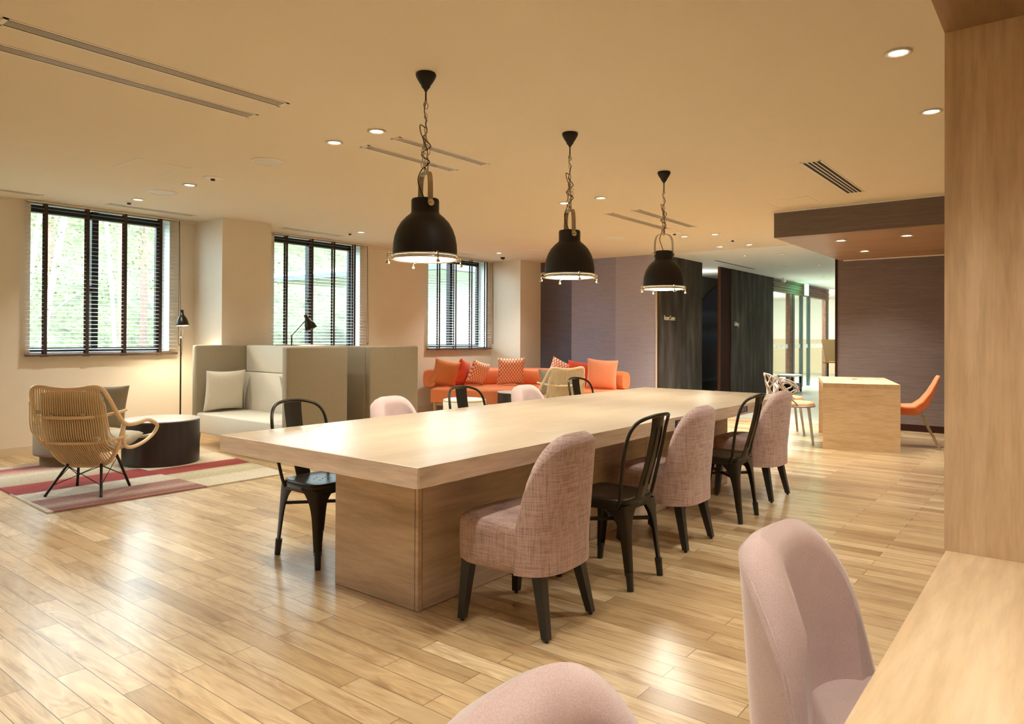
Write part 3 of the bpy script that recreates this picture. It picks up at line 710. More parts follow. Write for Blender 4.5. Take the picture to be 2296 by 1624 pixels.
v2.location = (1.605, .288, 0); v2.rotation_euler = (0, 0, PI+math.radians(-4))
copy_tree(v2, (.672, .293, 0), PI, 'pink velvet chair of which only the rounded top shows at the bottom edge')

# ------------------------------------------------------------ metal chair
def metal_chair(label):
    t = thing('metal_chair', label, 'chair', group='black stamped-metal chairs')
    n = 32; rings = []
    def sr(k_, z, f=0):
        out = []
        for i in range(n):
            a = 2*PI*i/n; x = .178*k_*sq(math.cos(a), .36); y = .175*k_*sq(math.sin(a), .36)
            x *= 1+.10*(y/.175)*.9; out.append((x, y+.005, z))
        return out
    MB().loft([sr(1.0, .385), sr(1.0, .428), sr(.985, .437), sr(.95, .441), sr(.88, .437), sr(.6, .432), sr(.1, .431)]).build('seat', BLACKM, t, smooth=True)
    h = MB()
    for (x, y) in ((0, 0), (.04, .025), (-.04, .025), (.04, -.025), (-.04, -.025), (0, .05), (0, -.05)): h.cyl((x, y, .431), .005, .0015, 8)
    h.build('seat_holes', SEAM, t)
    for (cx, cy, fx, fy) in ((1, 1, .214, .212), (-1, 1, .214, .212), (1, -1, .166, .212), (-1, -1, .166, .212)):
        tx, ty = (.186 if cy > 0 else .158), .170
        l = MB(); rg = []
        for i in range(13):
            s_ = i/12; z = .07+(.41-.07)*s_
            ox_ = fx+(tx-fx)*(z/.41); oy_ = fy+(ty-fy)*(z/.41)
            w_ = .030+.020*s_+.085*s_**6; th = .004; r_ = .012
            pr_ = [(w_, 0), (r_*1.0, 0), (r_*.3, r_*.3), (0, r_), (0, w_), (th, w_), (th, r_+th), (r_*.3+th, r_*.3+th), (r_+th, th), (w_, th)]
            rg.append([(cx*(ox_-p[0]), cy*(oy_-p[1]), z) for p in pr_])
        l.loft(rg)
        l.build('leg', BLACKM, t, ang=50)
        MB().tube([(cx*(fx-.012), cy*(fy-.012), .001), (cx*(fx+(tx-fx)*.21-.013), cy*(fy+(ty-fy)*.21-.013), .09)], .0165, 12, rs=[.0165, .0195]).build('rubber_foot', LEGW, t, ang=40)
    MB().bar((.18, .17, .30), (-.155, -.17, .30), .012, .018).bar((-.18, .17, .299), (.155, -.17, .299), .012, .018).build('cross_brace', BLACKM, t)
    hoop = [(.160, -.125, .395), (.166, -.145, .44), (.184, -.165, .56), (.196, -.188, .68), (.190, -.210, .775), (.158, -.240, .832), (.09, -.275, .858), (0, -.290, .865)]
    full = hoop + [(-x, y, z) for x, y, z in reversed(hoop[:-1])]
    MB().tube(smoothpath(full, 5), .0095, 9).build('back_hoop', BLACKM, t, smooth=True)
    rg = []
    for i in range(9):
        s_ = i/8; z = .855-.425*s_; y = -.278+.105*s_**1.4-.004; w_ = .062-.012*s_
        rg.append([(-w_, y+.012, z), (-w_*.5, y, z), (w_*.5, y, z), (w_, y+.012, z), (w_, y+.015, z), (w_*.5, y+.003, z), (-w_*.5, y+.003, z), (-w_, y+.015, z)])
    MB().loft(rg).build('back_splat', BLACKM, t, ang=50)
    e = MB(); z1, z2 = .80, .50
    def yz(z): s_ = (.855-z)/.425; return -.278+.105*s_**1.4-.0055
    e.tube(smoothpath([(-.026, yz(z2), z2), (-.026, yz(.7), .70), (-.026, yz(z1-.01), z1-.01), (-.016, yz(z1), z1), (.016, yz(z1), z1), (.026, yz(z1-.01), z1-.01), (.026, yz(.7), .70), (.026, yz(z2), z2)], 4), .0028, 6)
    e.build('pressed_ridge', BLACKM, t, smooth=True)
    return t
m1 = metal_chair('black metal chair on the near side, between the first two mauve chairs')
m1.location = (3.26, 1.895, 0); m1.rotation_euler = (0, 0, math.radians(-1))
copy_tree(m1, (4.84, 1.935, 0), 0, 'black metal chair on the near side, before the farthest mauve chair')
copy_tree(m1, (2.52, 3.37, 0), PI+math.radians(4), 'black metal chair on the far side, seen beneath the table corner')
copy_tree(m1, (4.02, 3.40, 0), PI, 'black metal chair back before the cream pouf')
copy_tree(m1, (5.62, 3.40, 0), PI, 'black metal chair back before the salmon cushion')

# ------------------------------------------------------------ counter niche on the right
t = thing('oak_counter_niche', 'pale oak counter with tall end panel and wooden canopy beside the camera', 'counter', (1.2, 0, 0))
MB().box(-2.2, -.60, .685, .770, .232, .745).build('countertop', COUNTER, t)
MB().box(.771, -.60, 0, .90, .236, 1.985).build('end_panel', OAK_Z, t)
MB().box(-2.2, -.60, 1.985, .90, .236, CEIL-.004).build('canopy_box', wood('canopy_oak', (.20, .12, .06), (.26, .16, .085), (.33, .20, .11), 'x'), t)
MB().box(-2.2, -.60, 0, .770, -.58, 1.985).build('back_panel', OAK_X, t)

# ------------------------------------------------------------ rug, rattan chair, drum table, pouf
m = mat('striped_wool_rug', (.5, .45, .35), 1); k = N(m)
sp = k.n('SeparateXYZ'); k.l(k.coord(), sp.inputs[0]); nz = k.noise(k.coord((1, 6, 1)), 9, 4, .7)
yy = k.math('ADD', sp.outputs[1], k.math('MULTIPLY', k.math('SUBTRACT', nz, .5), .05))
f = k.math('DIVIDE', k.math('SUBTRACT', yy, 5.55), 2.4)
LC = k.ramp(f, [(0, (.34, .20, .16)), (.05, (.26, .085, .08)), (.10, (.42, .33, .25)), (.14, (.33, .17, .14)), (.20, (.29, .14, .12)), (.215, (.52, .46, .36)), (.33, (.56, .50, .39)), (.345, (.24, .03, .024)), (.50, (.29, .042, .032)), (.52, (.38, .31, .22)), (.66, (.50, .43, .31)), (.70, (.62, .54, .40)), (.86, (.35, .05, .04)), (.9, (.6, .5, .37)), (1, (.5, .42, .3))])
RC = k.ramp(f, [(0, (.58, .51, .38)), (.14, (.55, .48, .35)), (.17, (.42, .36, .22)), (.27, (.50, .43, .28)), (.30, (.44, .36, .24)), (.315, (.26, .034, .026)), (.43, (.31, .05, .035)), (.45, (.62, .52, .38)), (.62, (.66, .57, .42)), (.68, (.52, .42, .30)), (.85, (.60, .50, .36)), (1, (.4, .3, .22))])
sw = k.math('GREATER_THAN', sp.outputs[0], 3.02); sw0 = k.math('GREATER_THAN', sp.outputs[0], 2.13)
c = k.mix(sw, LC, RC)
edge = k.math('LESS_THAN', sp.outputs[0], 1.91); c = k.mix(edge, c, (.66, .58, .44))
pile = k.noise(k.coord(), 120, 3, .75); k.color(k.mix(.75, c, k.ramp(pile, [(.32, (.42, .40, .38)), (.6, (1.12, 1.1, 1.08))]), 'MULTIPLY')); k.bump(pile, .6, .006)
b = MB(); P_ = [(1.87, 5.60), (3.76, 5.55), (4.03, 7.75), (1.97, 7.80)]
b.loft([[(x, y, .001) for x, y in P_], [(x, y, .012) for x, y in P_]])
tag(b.build('area_rug', m), 'striped red, cream and mauve wool rug under the rattan chair', 'rug')

def pillow(name, w, h, d, m, label, cat='cushion', group=None, loc=(0, 0, 0), rot=(0, 0, 0), pull=.10):
    b = MB(); n = 14; rows = []
    def P(i, j, s_):
        u, v = 2*i/n-1, 2*j/n-1
        e = ((1-abs(u)**2.6)*(1-abs(v)**2.6))
        th = d/2*max(0, e)**.5
        k_ = 1-pull*(1-u*u)*abs(v)**3*0 
        x = u*(1-pull*(1-v*v)*abs(u)**2); y = v*(1-pull*(1-u*u)*abs(v)**2)
        return Vector((x*w/2, s_*th, y*h/2))
    f = [[b.bm.verts.new(P(i, j, 1)) for j in range(n+1)] for i in range(n+1)]
    g = [[f[i][j] if i in (0, n) or j in (0, n) else b.bm.verts.new(P(i, j, -1)) for j in range(n+1)] for i in range(n+1)]
    for q in (f, g):
        for i in range(n):
            for j in range(n): b.bm.faces.new((q[i][j], q[i+1][j], q[i+1][j+1], q[i][j+1]))
    o = b.build(name, m, smooth=True, sub=1)
    o.location = loc; o.rotation_euler = rot
    return tag(o, label, cat, group)

def rattan_chair(cane, label, loc, rz, group='rattan lounge chairs'):
    t = thing('rattan_armchair', label, 'armchair', loc, rz, group)
    right = [(.34, .36, .50), (.355, .20, .545), (.35, .02, .535), (.335, -.10, .55), (.315, -.17, .63), (.295, -.24, .74), (.265, -.285, .825), (.21, -.30, .848), (.10, -.30, .832), (0, -.30, .825)]
    full = right + [(-x, y, z) for x, y, z in reversed(right[:-1])]
    MB().tube(smoothpath(full, 5), .0165, 10).build('top_rail', cane, t, smooth=True)
    # arm return: from the arm tip down to the front of the seat, and the arm post
    for s_ in (-1, 1):
        MB().tube(smoothpath([(s_*.34, .36, .50), (s_*.335, .405, .465), (s_*.31, .38, .40), (s_*.295, .24, .35), (s_*.29, .05, .34), (s_*.30, -.06, .40), (s_*.325, -.10, .55)], 5), .0145, 9).build('arm_loop', cane, t, smooth=True)
    MB().tube(smoothpath([(.31, .38, .40), (.20, .43, .375), (0, .445, .37), (-.20, .43, .375), (-.31, .38, .40)], 5), .013, 8).build('front_rail', cane, t, smooth=True)
    def zU(x): return .205+.345*(abs(x)/.325)**3.8
    def yU(x): return -.02-.08*(abs(x)/.325)**2
    U = [(x, yU(x), zU(x)) for x in [(-.325+.65*i/26) for i in range(27)]]
    MB().tube(U, .016, 9).build('bowl_rail', cane, t, smooth=True)
    for (z, hw_, yc) in ((.63, .318, -.285), (.43, .318, -.235)):
        MB().tube(smoothpath([(hw_, -.06, z+.02), (hw_*.95, -.14, z+.01), (hw_*.62, yc+.02, z-.012), (0, yc-.012, z-.018), (-hw_*.62, yc+.02, z-.012), (-hw_*.95, -.14, z+.01), (-hw_, -.06, z+.02)], 6), .0125, 8).build('cross_rail', cane, t, smooth=True)
    nrib = 34
    for i in range(nrib):
        f = (i+.5)/nrib*2-1; x = f*.285; xb = f*.29
        topz = .835-.004*abs(f) if abs(f) < .86 else .80-(abs(f)-.86)*.6
        zb_, yb_ = zU(xb), yU(xb)
        pts = [(x, -.296, topz), (x*1.02, -.285, .70), (x*1.06, -.262, .56), (x*1.06, -.225, .42 if zb_ < .36 else (zb_+.56)/2), (xb, yb_-.03, zb_+.03), (xb, yb_, zb_)]
        r_ = MB().tube(smoothpath(pts, 3), .0052, 6)
        r_.build('rib', cane, t, smooth=True)
    for (x, z) in ((.12, .635), (-.12, .635), (.22, .46), (-.22, .66)):
        MB().box(x-.016, -.292, z-.018, x+.016, -.262, z+.010, .005).build('cushion_tie', TWEED, t)
    # tweed seat and back pad
    rg = []
    for (y, z, hw_, th) in ((-.275, .812, .275, .012), (-.268, .77, .285, .03), (-.252, .66, .29, .05), (-.238, .54, .29, .06), (-.205, .42, .285, .07), (-.14, .33, .27, .10), (0, .29, .25, .13), (.20, .315, .26, .11), (.38, .375, .265, .06), (.43, .40, .25, .02)):
        nrm = Vector((0, .9, .3)) if y < -.2 else Vector((0, .1, 1))
        if y == -.14: nrm = Vector((0, .6, .8))
        nrm.normalize(); c0 = Vector((0, y+.012, z)); 
        rg.append([c0+Vector((-hw_, 0, 0)), c0+Vector((-hw_*.8, 0, 0))+nrm*th, c0+nrm*th*1.1, c0+Vector((hw_*.8, 0, 0))+nrm*th, c0+Vector((hw_, 0, 0)), c0-nrm*.0])
    MB().loft(rg).build('seat_pad', TWEED, t, smooth=True, sub=1)
    feet = [(-.215, -.21), (.215, -.21), (.215, .20), (-.215, .20)]
    tops = [(-.13, -.06, .225), (.13, -.06, .225), (.15, .12, .27), (-.15, .12, .27)]
    for (fx, fy), tp in zip(feet, tops): MB().tube([(fx, fy, .002), tp], .0105, 10).build('leg', BLACKM, t, ang=50)
    w_ = MB()
    for i in range(4):
        j = (i+1) % 4; a = Vector((*feet[i], .0)); b_ = Vector(tops[i]); c_ = Vector((*feet[j], .0)); d_ = Vector(tops[j])
        w_.tube([a.lerp(b_, .35), c_.lerp(d_, .95)], .0032, 6).tube([c_.lerp(d_, .35), a.lerp(b_, .95)], .0032, 6)
    w_.build('wire_brace', BLACKM, t)
    return t
rattan_chair(RATTAN, 'rattan lounge chair with bowl back and black wire legs standing on the rug', (2.33, 6.10, .012), math.radians(38.6-90))
pillow('cushion', .38, .38, .12, GREYF, 'taupe square cushion in the rattan chair on the rug', loc=(2.47, 6.17, .665), rot=(math.radians(-14), 0, math.radians(38.6-90)))
rattan_chair(RATTAN2, 'pale rattan lounge chair facing away in front of the orange sofa', (7.85, 5.45, 0), math.radians(68-90))
pillow('cushion', .38, .38, .12, GREYF, 'grey cushion in the far rattan chair before the orange sofa', loc=(7.97, 5.60, .64), rot=(math.radians(-16), 0, math.radians(68-90)))

def drum(x, y, r, h, label, z=.012):
    t = thing('drum_table', label, 'side table', (x, y, z))
    MB().lathe([(r-.01, .0), (r, .006), (r, h-.012)], 56, (0, 0, 0), True).build('drum_body', DARKDRUM, t, ang=40)
    MB().lathe([(r, h-.012), (r+.001, h-.003), (r-.006, h), (.001, h)], 56).build('drum_top', DRUMTOP, t, ang=40)
drum(3.315, 6.985, .345, .425, 'low round dark drum table on the rug beside the rattan chair')
drum(8.28, 6.42, .30, .44, 'small dark drum table before the orange sofa', 0)
def pouf(x, y, r, h, m1_, label, z=0):
    t = thing('round_pouf', label, 'pouf', (x, y, z))
    MB().lathe([(r-.055, 0), (r-.055, .10)], 44, (0, 0, 0), True).build('plinth', POUFBASE if m1_ is POUFG else m1_, t, ang=40)
    MB().lathe([(r-.03, .09), (r-.004, .10), (r, .13), (r, h-.035), (r-.008, h-.022), (r, h-.030), (r-.006, h-.008), (r-.04, h), (.001, h+.002)], 48).build('padded_top', m1_, t, smooth=True)
pouf(2.74, 7.62, .305, .425, POUFG, 'grey leather round pouf behind the rattan chair on the rug', .012)
pouf(7.22, 6.52, .295, .40, POUFW, 'cream leather round pouf seen through the black metal chair back')

# ------------------------------------------------------------ reading lamps
def reading_lamp(x, y, label, head, aim, zj=1.22):
    t = thing('floor_reading_lamp', label, 'floor lamp', (x, y, 0))
    MB().lathe([(.13, 0), (.13, .012), (.02, .02), (.008, .03)], 32, (0, 0, 0), True).build('base', BLACKM, t, ang=40)
    MB().cyl((0, 0, .02), .0085, zj-.02, 10).build('pole', BLACKM, t)
    hx, hy, hz = head
    MB().tube([(0, 0, zj), (hx, hy, hz)], .0055, 8).build('arm', BLACKM, t)
    b = MB(); bmesh.ops.create_uvsphere(b.bm, u_segments=12, v_segments=8, radius=.016, matrix=Matrix.Translation((0, 0, zj))); b.build('joint', CHROME, t, smooth=True)
    ax = Vector(aim).to_track_quat('-Z', 'Y').to_matrix()
    c = Vector((hx, hy, hz))+ax @ Vector((0, 0, -.02))
    prof = [(.001, .075), (.021, .074), (.022, .020), (.030, .008), (.046, -.018), (.060, -.048), (.068, -.085), (.071, -.110), (.067, -.109), (.056, -.046), (.026, .005), (.001, .012)]
    MB().lathe(prof, 32, c, axis=ax).build('lamp_head', BLACKM, t, smooth=True)
    MB().lathe([(.066, -.107), (.056, -.052), (.028, .003), (.001, .010)], 28, c, axis=ax).build('reflector', WHITEM, t, smooth=True)
    MB().lathe([(.001, -.020), (.030, -.035), (.046, -.07), (.036, -.095), (.001, -.104)], 20, c, axis=ax).build('light_bulb', BULB, t, smooth=True)
    p = Vector((x, y, 0))+c+ax @ Vector((0, 0, -.10)); q = Vector(aim).to_track_quat('-Z', 'Y').to_euler()
    lamp('reading_lamp_bulb', 'SPOT', p, 26, WARM, .03, q, angle=140, blend=.6)
    b = MB().tube(smoothpath([(hx*.9, hy*.9, hz-.02), (hx+.02, hy+.01, hz-.12), (.03, .012, zj+.03), (.025, .01, zj-.1), (.008, .008, zj-.25)], 5), .0022, 5); b.build('cord', CABLE, t)
reading_lamp(4.06, 8.10, 'black reading lamp lit against the wall beside the widest window', (.0, -.02, 1.49), (0.02, -.1, -1))
reading_lamp(4.965, 7.25, 'black reading lamp bent over between the two booths', (.18, -.05, 1.455), (.42, -.15, -1), 1.25)

# ------------------------------------------------------------ booths
def booth(label, x0, x1, y0, y1, front, H=1.14):
    """opening faces -x if front<0, +x if front>0"""
    cx, cy = (x0+x1)/2, (y0+y1)/2
    t = thing('high_back_booth', label, 'sofa', (cx, cy, 0), 0 if front < 0 else PI)
    w_, d_ = (x1-x0)/2, (y1-y0)/2; bz = .15
    MB().box(w_-.10, -d_+.085, bz, w_, d_-.085, H, .022, seg=3).build('back_panel', BOOTHF, t, ang=40)
    for s_ in (-1, 1): MB().box(-w_, s_*d_-(.09 if s_ > 0 else 0), bz, w_, s_*d_+(.09 if s_ < 0 else 0), H, .020, seg=3).build('side_panel', BOOTHF, t, ang=40)
    MB().box(w_-.16, -d_+.09, .36, w_-.09, d_-.09, .82, .015).build('lower_back_pad', BOOTHG, t, ang=40)
    MB().box(w_-.125, -d_+.09, .825, w_-.09, d_-.09, H-.004, .012).build('upper_back_pad', BOOTHG, t, ang=40)
    MB().box(-w_+.012, -d_+.085, bz, w_-.09, d_-.085, .375, .02, seg=3).build('seat', BOOTHG, t, ang=40)
    for sx_ in (-1, 1):
        for sy_ in (-1, 1):
            x, y = sx_*(w_-.05), sy_*(d_-.05)
            MB().loft([[(x+a*.013, y+c*.013, 0) for a, c in ((-1, -1), (1, -1), (1, 1), (-1, 1))], [(x+a*.022, y+c*.022, bz+.02) for a, c in ((-1, -1), (1, -1), (1, 1), (-1, 1))]]).build('leg', DARKLEG, t)
    return t
booth('oatmeal high-backed booth sofa facing the rug, nearer the standing lamp', 4.07, 4.815, 6.016, 7.86, -1)
booth('oatmeal high-backed booth turned away, only back and end panel showing', 5.117, 5.85, 6.016, 7.86, 1)
pillow('cushion', .52, .50, .15, BOOTHG, 'oatmeal square cushion against the far end panel of the booth', loc=(4.36, 7.66, .62), rot=(math.radians(8), 0, 0))
pillow('cushion', .50, .50, .14, BOOTHG, 'oatmeal cushion seen edge-on behind the near end panel of the booth', loc=(4.36, 6.20, .62), rot=(math.radians(-8), 0, 0))
pillow('cushion', .46, .44, .14, BOOTHG, 'cream cushion edge peeping out past the second booth', loc=(5.72, 6.9, .62), rot=(0, 0, math.radians(80)))

# ------------------------------------------------------------ orange sofa in the corner
t = thing('orange_corner_sofa', 'orange low-backed corner sofa on a wooden frame below the far window', 'sofa', (9, 7, 0))
def OP(x, y, z): return (x-9, y-7, z)
FR = [(8.07, 8.02), (8.40, 7.10), (8.95, 6.55), (9.05, 5.55)]        # front edge
BK = [(8.95, 8.40), (9.95, 7.72), (10.15, 7.3), (10.15, 5.55)]       # back edge
rg = []
for (z, k_) in ((.20, 1.0), (.40, 1.0), (.425, .97)):
    cxm, cym = 9.3, 7.0
    fr_ = smoothpath([(*p, 0) for p in FR], 5); bk_ = smoothpath([(*p, 0) for p in BK], 5)
    lp = list(fr_)+list(reversed(bk_)); rg.append([OP(cxm+(p[0]-cxm)*k_, cym+(p[1]-cym)*k_, z) for p in lp])
MB().loft(rg).build('seat', ORANGE, t, ang=30)
def bolster(path, name):
    pts = smoothpath([(*p, 0) for p in path], 6); rings = []; n = len(pts)
    for i, p in enumerate(pts):
        d = (pts[min(i+1, n-1)]-pts[max(i-1, 0)]).normalized(); s_ = Vector((-d.y, d.x, 0)); k_ = 1
        if i == 0 or i == n-1: k_ = .88
        rings.append([Vector(OP(p.x, p.y, 0))+s_*(.12*k_*sq(math.cos(2*PI*j/20), .6))+Vector((0, 0, .560+.148*k_*sq(math.sin(2*PI*j/20), .6))) for j in range(20)])
    MB().loft(rings).build(name, ORANGE, t, ang=60)
bolster([(8.22, 8.20), (8.55, 8.32), (9.2, 8.2), (9.72, 7.80)], 'backrest')
bolster([(9.78, 7.62), (10.02, 7.3), (10.05, 6.4), (9.98, 5.55)], 'backrest')
b = MB().box(*OP(8.10, 7.94, 0), *OP(8.15, 7.99, .2)).box(*OP(8.36, 7.12, 0), *OP(8.42, 7.18, .2)).box(*OP(9.06, 5.62, 0), *OP(9.12, 5.68, .2)).box(*OP(10.05, 5.62, 0), *OP(10.1, 5.68, .2)).box(*OP(8.92, 8.3, 0), *OP(8.97, 8.35, .2)).box(*OP(10.05, 7.5, 0), *OP(10.1, 7.55, .2))
b.bar(OP(8.12, 7.96, .17), OP(8.39, 7.15, .17), .03, .035).bar(OP(8.39, 7.15, .17), OP(9.09, 5.65, .17), .03, .035)
b.build('wooden_frame', SOFALEG, t)
CG = 'cushions on the orange sofa'
def cush(px_, dist, m_, lab, w_=.46, rz=0, tilt=-14, z=.66, ry=0, fx=(0, 0, 0)):
    """placed on the bearing of the sofa back"""
    return pillow('cushion', w_, w_, .15, m_, lab, group=CG, loc=(px_, dist, z), rot=(math.radians(tilt), math.radians(ry), rz))
cush(8.42, 8.03, ORANGE2, 'burnt orange cushion at the left end of the orange sofa', .46, math.radians(-30), 12, .655, 10)
cush(8.77, 7.98, REDF, 'vermilion cushion seen edge-on beside the burnt orange one', .44, math.radians(20), 14, .655, 12)
cush(9.02, 7.84, PRINT, 'smaller trellis-print cushion beside the vermilion one', .42, math.radians(-5), 16, .64, 14)
cush(9.45, 7.48, PRINT, 'large square trellis-print cushion at the sofa corner', .50, math.radians(-40), 12, .665, 0)
cush(9.86, 6.75, PRINT, 'pale trellis-print cushion peeping over the far rattan chair', .42, math.radians(-70), 12, .67, 25)
cush(9.80, 6.32, REDF, 'coral red cushion behind the far rattan chair', .44, math.radians(-72), 12, .65, 8)
cush(9.68, 5.82, SALMON, 'big salmon cushion at the right end of the orange sofa', .52, math.radians(-62), 12, .665, 4)

# ------------------------------------------------------------ desk and its chairs
DA = math.radians(16.5)
for x, pw in ((-.6, 14), (.45, 12), (1.32, 15)):
    lamp('canopy_downlight', 'SPOT', (x, -.14, 1.975), pw, WARM2, .03, angle=130, blend=.8)
t = thing('oak_desk', 'square waterfall oak desk in front of the brown wall', 'desk', (8.463, 2.193, 0), DA)
L, Wd, DT = 1.52, .775, .745
MB().box(0, -Wd, 0, .045, 0, DT-.05).box(L-.045, -Wd, 0, L, 0, DT-.05).box(.045, -Wd*.55, .25, L-.045, -Wd*.53, DT-.05).build('side_panel', OAK_Y, t)
MB().box(0, -Wd, DT-.05, L, 0, DT).build('desk_top', OAK_X, t)
MB().cyl((L*.62, -Wd*.5, DT), .03, .004, 20).build('cable_grommet', BLACKM, t)
# orange shell chair
t = thing('orange_shell_chair', 'orange upholstered shell chair with slim brass legs beside the oak desk', 'chair', (9.33, 1.53, 0), DA+math.radians(-4))
cs = [(.30, .465, .20, .05), (.15, .455, .22, .07), (0, .445, .23, .085), (-.10, .455, .23, .10), (-.18, .52, .225, .085), (-.25, .62, .21, .055), (-.30, .72, .18, .04), (-.335, .80, .14, .03), (-.35, .83, .08, .02)]
rg = []
for i, (y, z, hw_, th) in enumerate(cs):
    a = cs[max(i-1, 0)]; c_ = cs[min(i+1, len(cs)-1)]; d = Vector((0, c_[0]-a[0], c_[1]-a[1])).normalized(); nn = Vector((0, d.z, -d.y)); nn = -nn if nn.z > 0 and i < 4 else nn
    dn = Vector((0, -d.z, d.y)); dn = dn if dn.z < 0 or i > 3 else -dn
    dn = Vector((0, 0, -1)).lerp(Vector((0, -1, -.2)), min(1, max(0, (i-2)/3))).normalized()
    rg.append([Vector((hw_*sq(math.cos(2*PI*j/20), .8), y, z+.04*(1-i/8)*abs(math.cos(2*PI*j/20))**3)) + dn*(th*max(0, -math.sin(2*PI*j/20)) + .0*1) - dn*(.012*max(0, math.sin(2*PI*j/20))) for j in range(20)])
MB().loft(rg).build('shell', OCHAIR, t, smooth=True)
for (fx, fy) in ((.2, .22), (-.2, .22), (.19, -.36), (-.19, -.36)): MB().tube([(fx, fy, 0), (fx*.75, fy*.5, .38)], .011, 10, rs=[.008, .013]).build('leg', CHROME, t, ang=50)
# lattice chairs
def lattice(label, loc, rz):
    t = thing('lattice_back_chair', label, 'chair', loc, rz, 'lattice-back chairs')
    nn = 5; AW = math.radians(200)/nn
    def P(th, z):
        v = (z-.45)/.33; r_ = .225+.055*v
        return (r_*math.sin(th), -r_*math.cos(th)*.92, z)
    def ztop(th): return .785-.11*(abs(th)/math.radians(100))**2
    # each loop: up one side, over the top, down the other; neighbours touch and part in turn
    np_ = 4; sp_ = math.radians(200)/np_/2
    for i in range(np_):
        C_ = -math.radians(100)+sp_*(2*i+1); up = []
        for j in range(21):
            v = j/20*.97; h_ = sp_*.5*(1+.88*math.cos(2*PI*(v-.80)/.80)); up.append((h_, v))
        path = [(-h_, v) for h_, v in up]+[(-sp_*.22, 1.0), (sp_*.22, 1.0)]+[(h_, v) for h_, v in reversed(up)]
        MB().tube([P(C_+h_, .455+(ztop(C_+h_)-.455)*v) for h_, v in path], .0098, 7).build('lattice_loop', TAUPE, t, smooth=True)
    MB().tube([(.235*math.cos(2*PI*i/36), .22*math.sin(2*PI*i/36), .445) for i in range(36)], .012, 8, True).build('seat_frame', TAUPE, t, smooth=True)
    MB().lathe([(.001, .43), (.20, .43), (.225, .45), (.215, .485), (.15, .495), (.001, .497)], 32).build('seat_pad', SEATTAN, t, smooth=True)
    for (sx_, sy_) in ((1, 1), (-1, 1), (1, -1), (-1, -1)): MB().tube([(sx_*.20, sy_*.20, 0), (sx_*.155, sy_*.15, .445)], .014, 10, rs=[.013, .018]).build('leg', TAUPE, t, ang=50)
    return t
l1 = lattice('lattice-back taupe chair with tan seat nearer the camera at the oak desk', (8.80, 2.60, 0), PI+DA)
copy_tree(l1, (9.55, 2.95, 0), PI+DA+.2, 'lattice-back taupe chair half hidden behind its twin at the desk')

# ------------------------------------------------------------ lettering
def lettering(txt, label, x, z, h, sx_=1):
    cu = bpy.data.curves.new('text', 'FONT'); cu.body = txt; cu.size = h; cu.extrude = .002
    o = bpy.data.objects.new('text_tmp', cu); COL.objects.link(o)
    dg = bpy.context.evaluated_depsgraph_get(); me = bpy.data.meshes.new_from_object(o.evaluated_get(dg))
    bpy.data.objects.remove(o)
    q = bpy.data.objects.new('wall_lettering', me); COL.objects.link(q); me.materials.clear(); me.materials.append(GOLDSIGN)
    q.location = (x, DY-.003, z); q.rotation_euler = (PI/2, 0, 0); q.scale = (sx_, 1, 1)
    return tag(q, label, 'sign')
lettering('Resort Centre', 'cream lettering reading Resort Centre on the dark steel wall', 11.0, 1.55, .115, .62)
lettering('Gallery', 'cream lettering reading Gallery on the far steel panel', 14.2, 1.50, .12, .72)

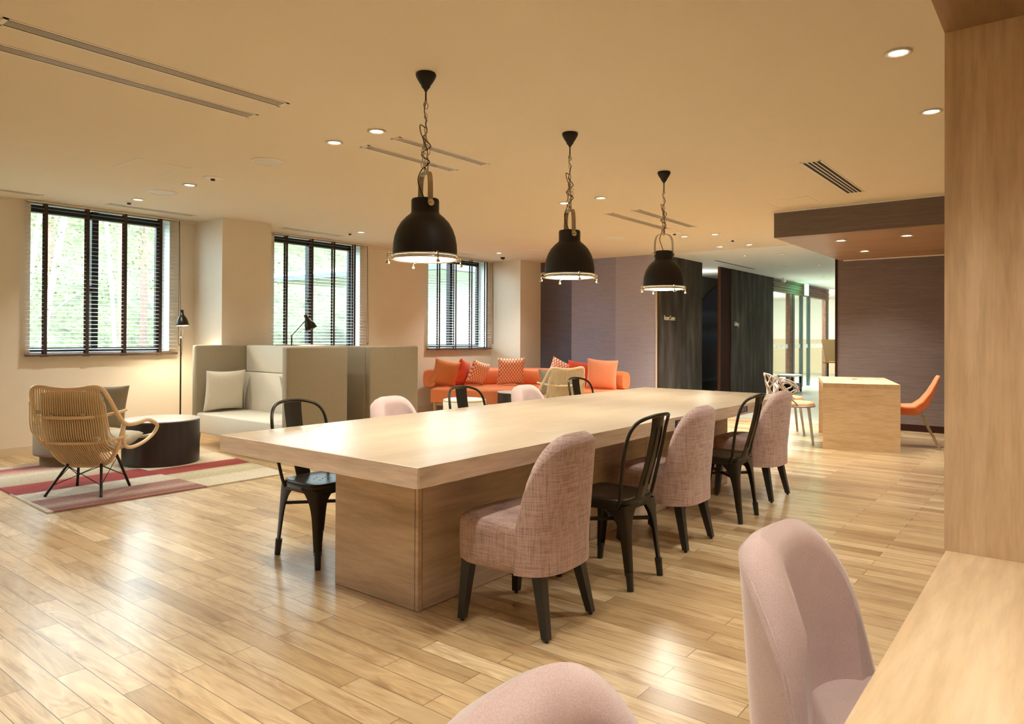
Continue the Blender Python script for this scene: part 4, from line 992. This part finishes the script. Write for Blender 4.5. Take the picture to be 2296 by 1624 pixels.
# ------------------------------------------------------------ glazed entrance of the hall
gx = [(16.62, 17.75), (18.50, 18.85), (19.35, 19.9), (20.9, 21.4)]
t = thing('glazed_entrance', 'glazed sliding entrance with bronze slat header beyond the desk', 'glass door', (19, DY, 0))
h = MB()
for q in range(5): h.box(-2.38, 0 if q % 2 else -.01, 2.345+q*.06, 2.42, .10, 2.345+q*.06+.052)
h.build('slat_header', BRONZE, t)
for x in (17.95, 21.2): MB().box(x-19-.10, 0, 0, x-19+.10, .1, 2.34).build('bronze_post', BRONZE, t)
for x in (18.25, 18.95, 19.60, 21.42): MB().box(x-19-.07, .02, 0, x-19+.07, .08, 2.34).build('metal_stile', TEALM, t)
for x0, x1 in ((16.62, 17.85), (18.3, 18.9), (19.0, 19.55), (19.7, 21.1)): MB().box(x0-19, .045, 0, x1-19, .052, 2.34).build('glass_pane', GLASS, t)
b = MB()
for i in range(46): x = 16.72+i*.1; b.box(x-19, .040, 1.0, x-19+.055, .044, 1.10)
b.build('safety_stripes', mat('frosted_white', (.85, .88, .85), .5), t)
t = thing('exit_sign', 'glowing green exit sign hanging before the slat header', 'sign', (18.55, 5.2, 2.33))
MB().box(-.11, -.02, 0, .11, .02, .28).build('sign_box', EXITG, t)
MB().box(-.012, -.012, .28, .012, .012, CEIL-2.33).build('hanger', WHITEM, t)
lamp('exit_sign_glow', 'POINT', (18.55, 5.0, 2.40), 1.2, (.3, 1, .5), .1)
t = thing('bullet_camera', 'white security camera under the hall ceiling by the slat header', 'camera', (16.9, 5.25, CEIL-.05))
MB().tube([(-.08, 0, -.03), (.08, 0, -.01)], .035, 14).tube([(0, 0, 0), (0, 0, .05)], .02, 10).build('camera_body', WHITEM, t, ang=40)
t = thing('menu_stand', 'tan slanted menu board on a stand behind the brown wall edge', 'stand', (14.85, 3.66, 0), math.radians(-35))
MB().box(-.17, -.012, .80, .17, .012, 1.24, rot=RX(math.radians(-16)), pivot=(0, 0, .8)).build('board', plain('tan_board', (.66, .46, .22), .6), t)
MB().box(-.24, -.05, .765, .24, .02, .79).build('ledge', plain('yellow_wood', (.7, .42, .1), .5), t)
MB().cyl((-.12, 0, 0), .012, .78, 10).cyl((.12, 0, 0), .012, .78, 10).box(-.2, -.15, 0, .2, .15, .02).build('stand_legs', BLACKM, t)
t = thing('low_bench', 'low black bench with pale top in the hall beyond the table', 'bench', (16.95, 5.12, 0))
MB().box(-.36, -.18, .36, .36, .18, .40).build('bench_top', FARWALL, t)
b = MB().box(-.34, -.16, .04, .34, .16, .2)
for sx_ in (-1, 1):
    for sy_ in (-1, 1): b.box(sx_*.32-.02, sy_*.15-.02, 0, sx_*.32+.02, sy_*.15+.02, .36)
b.build('bench_frame', BLACKM, t)
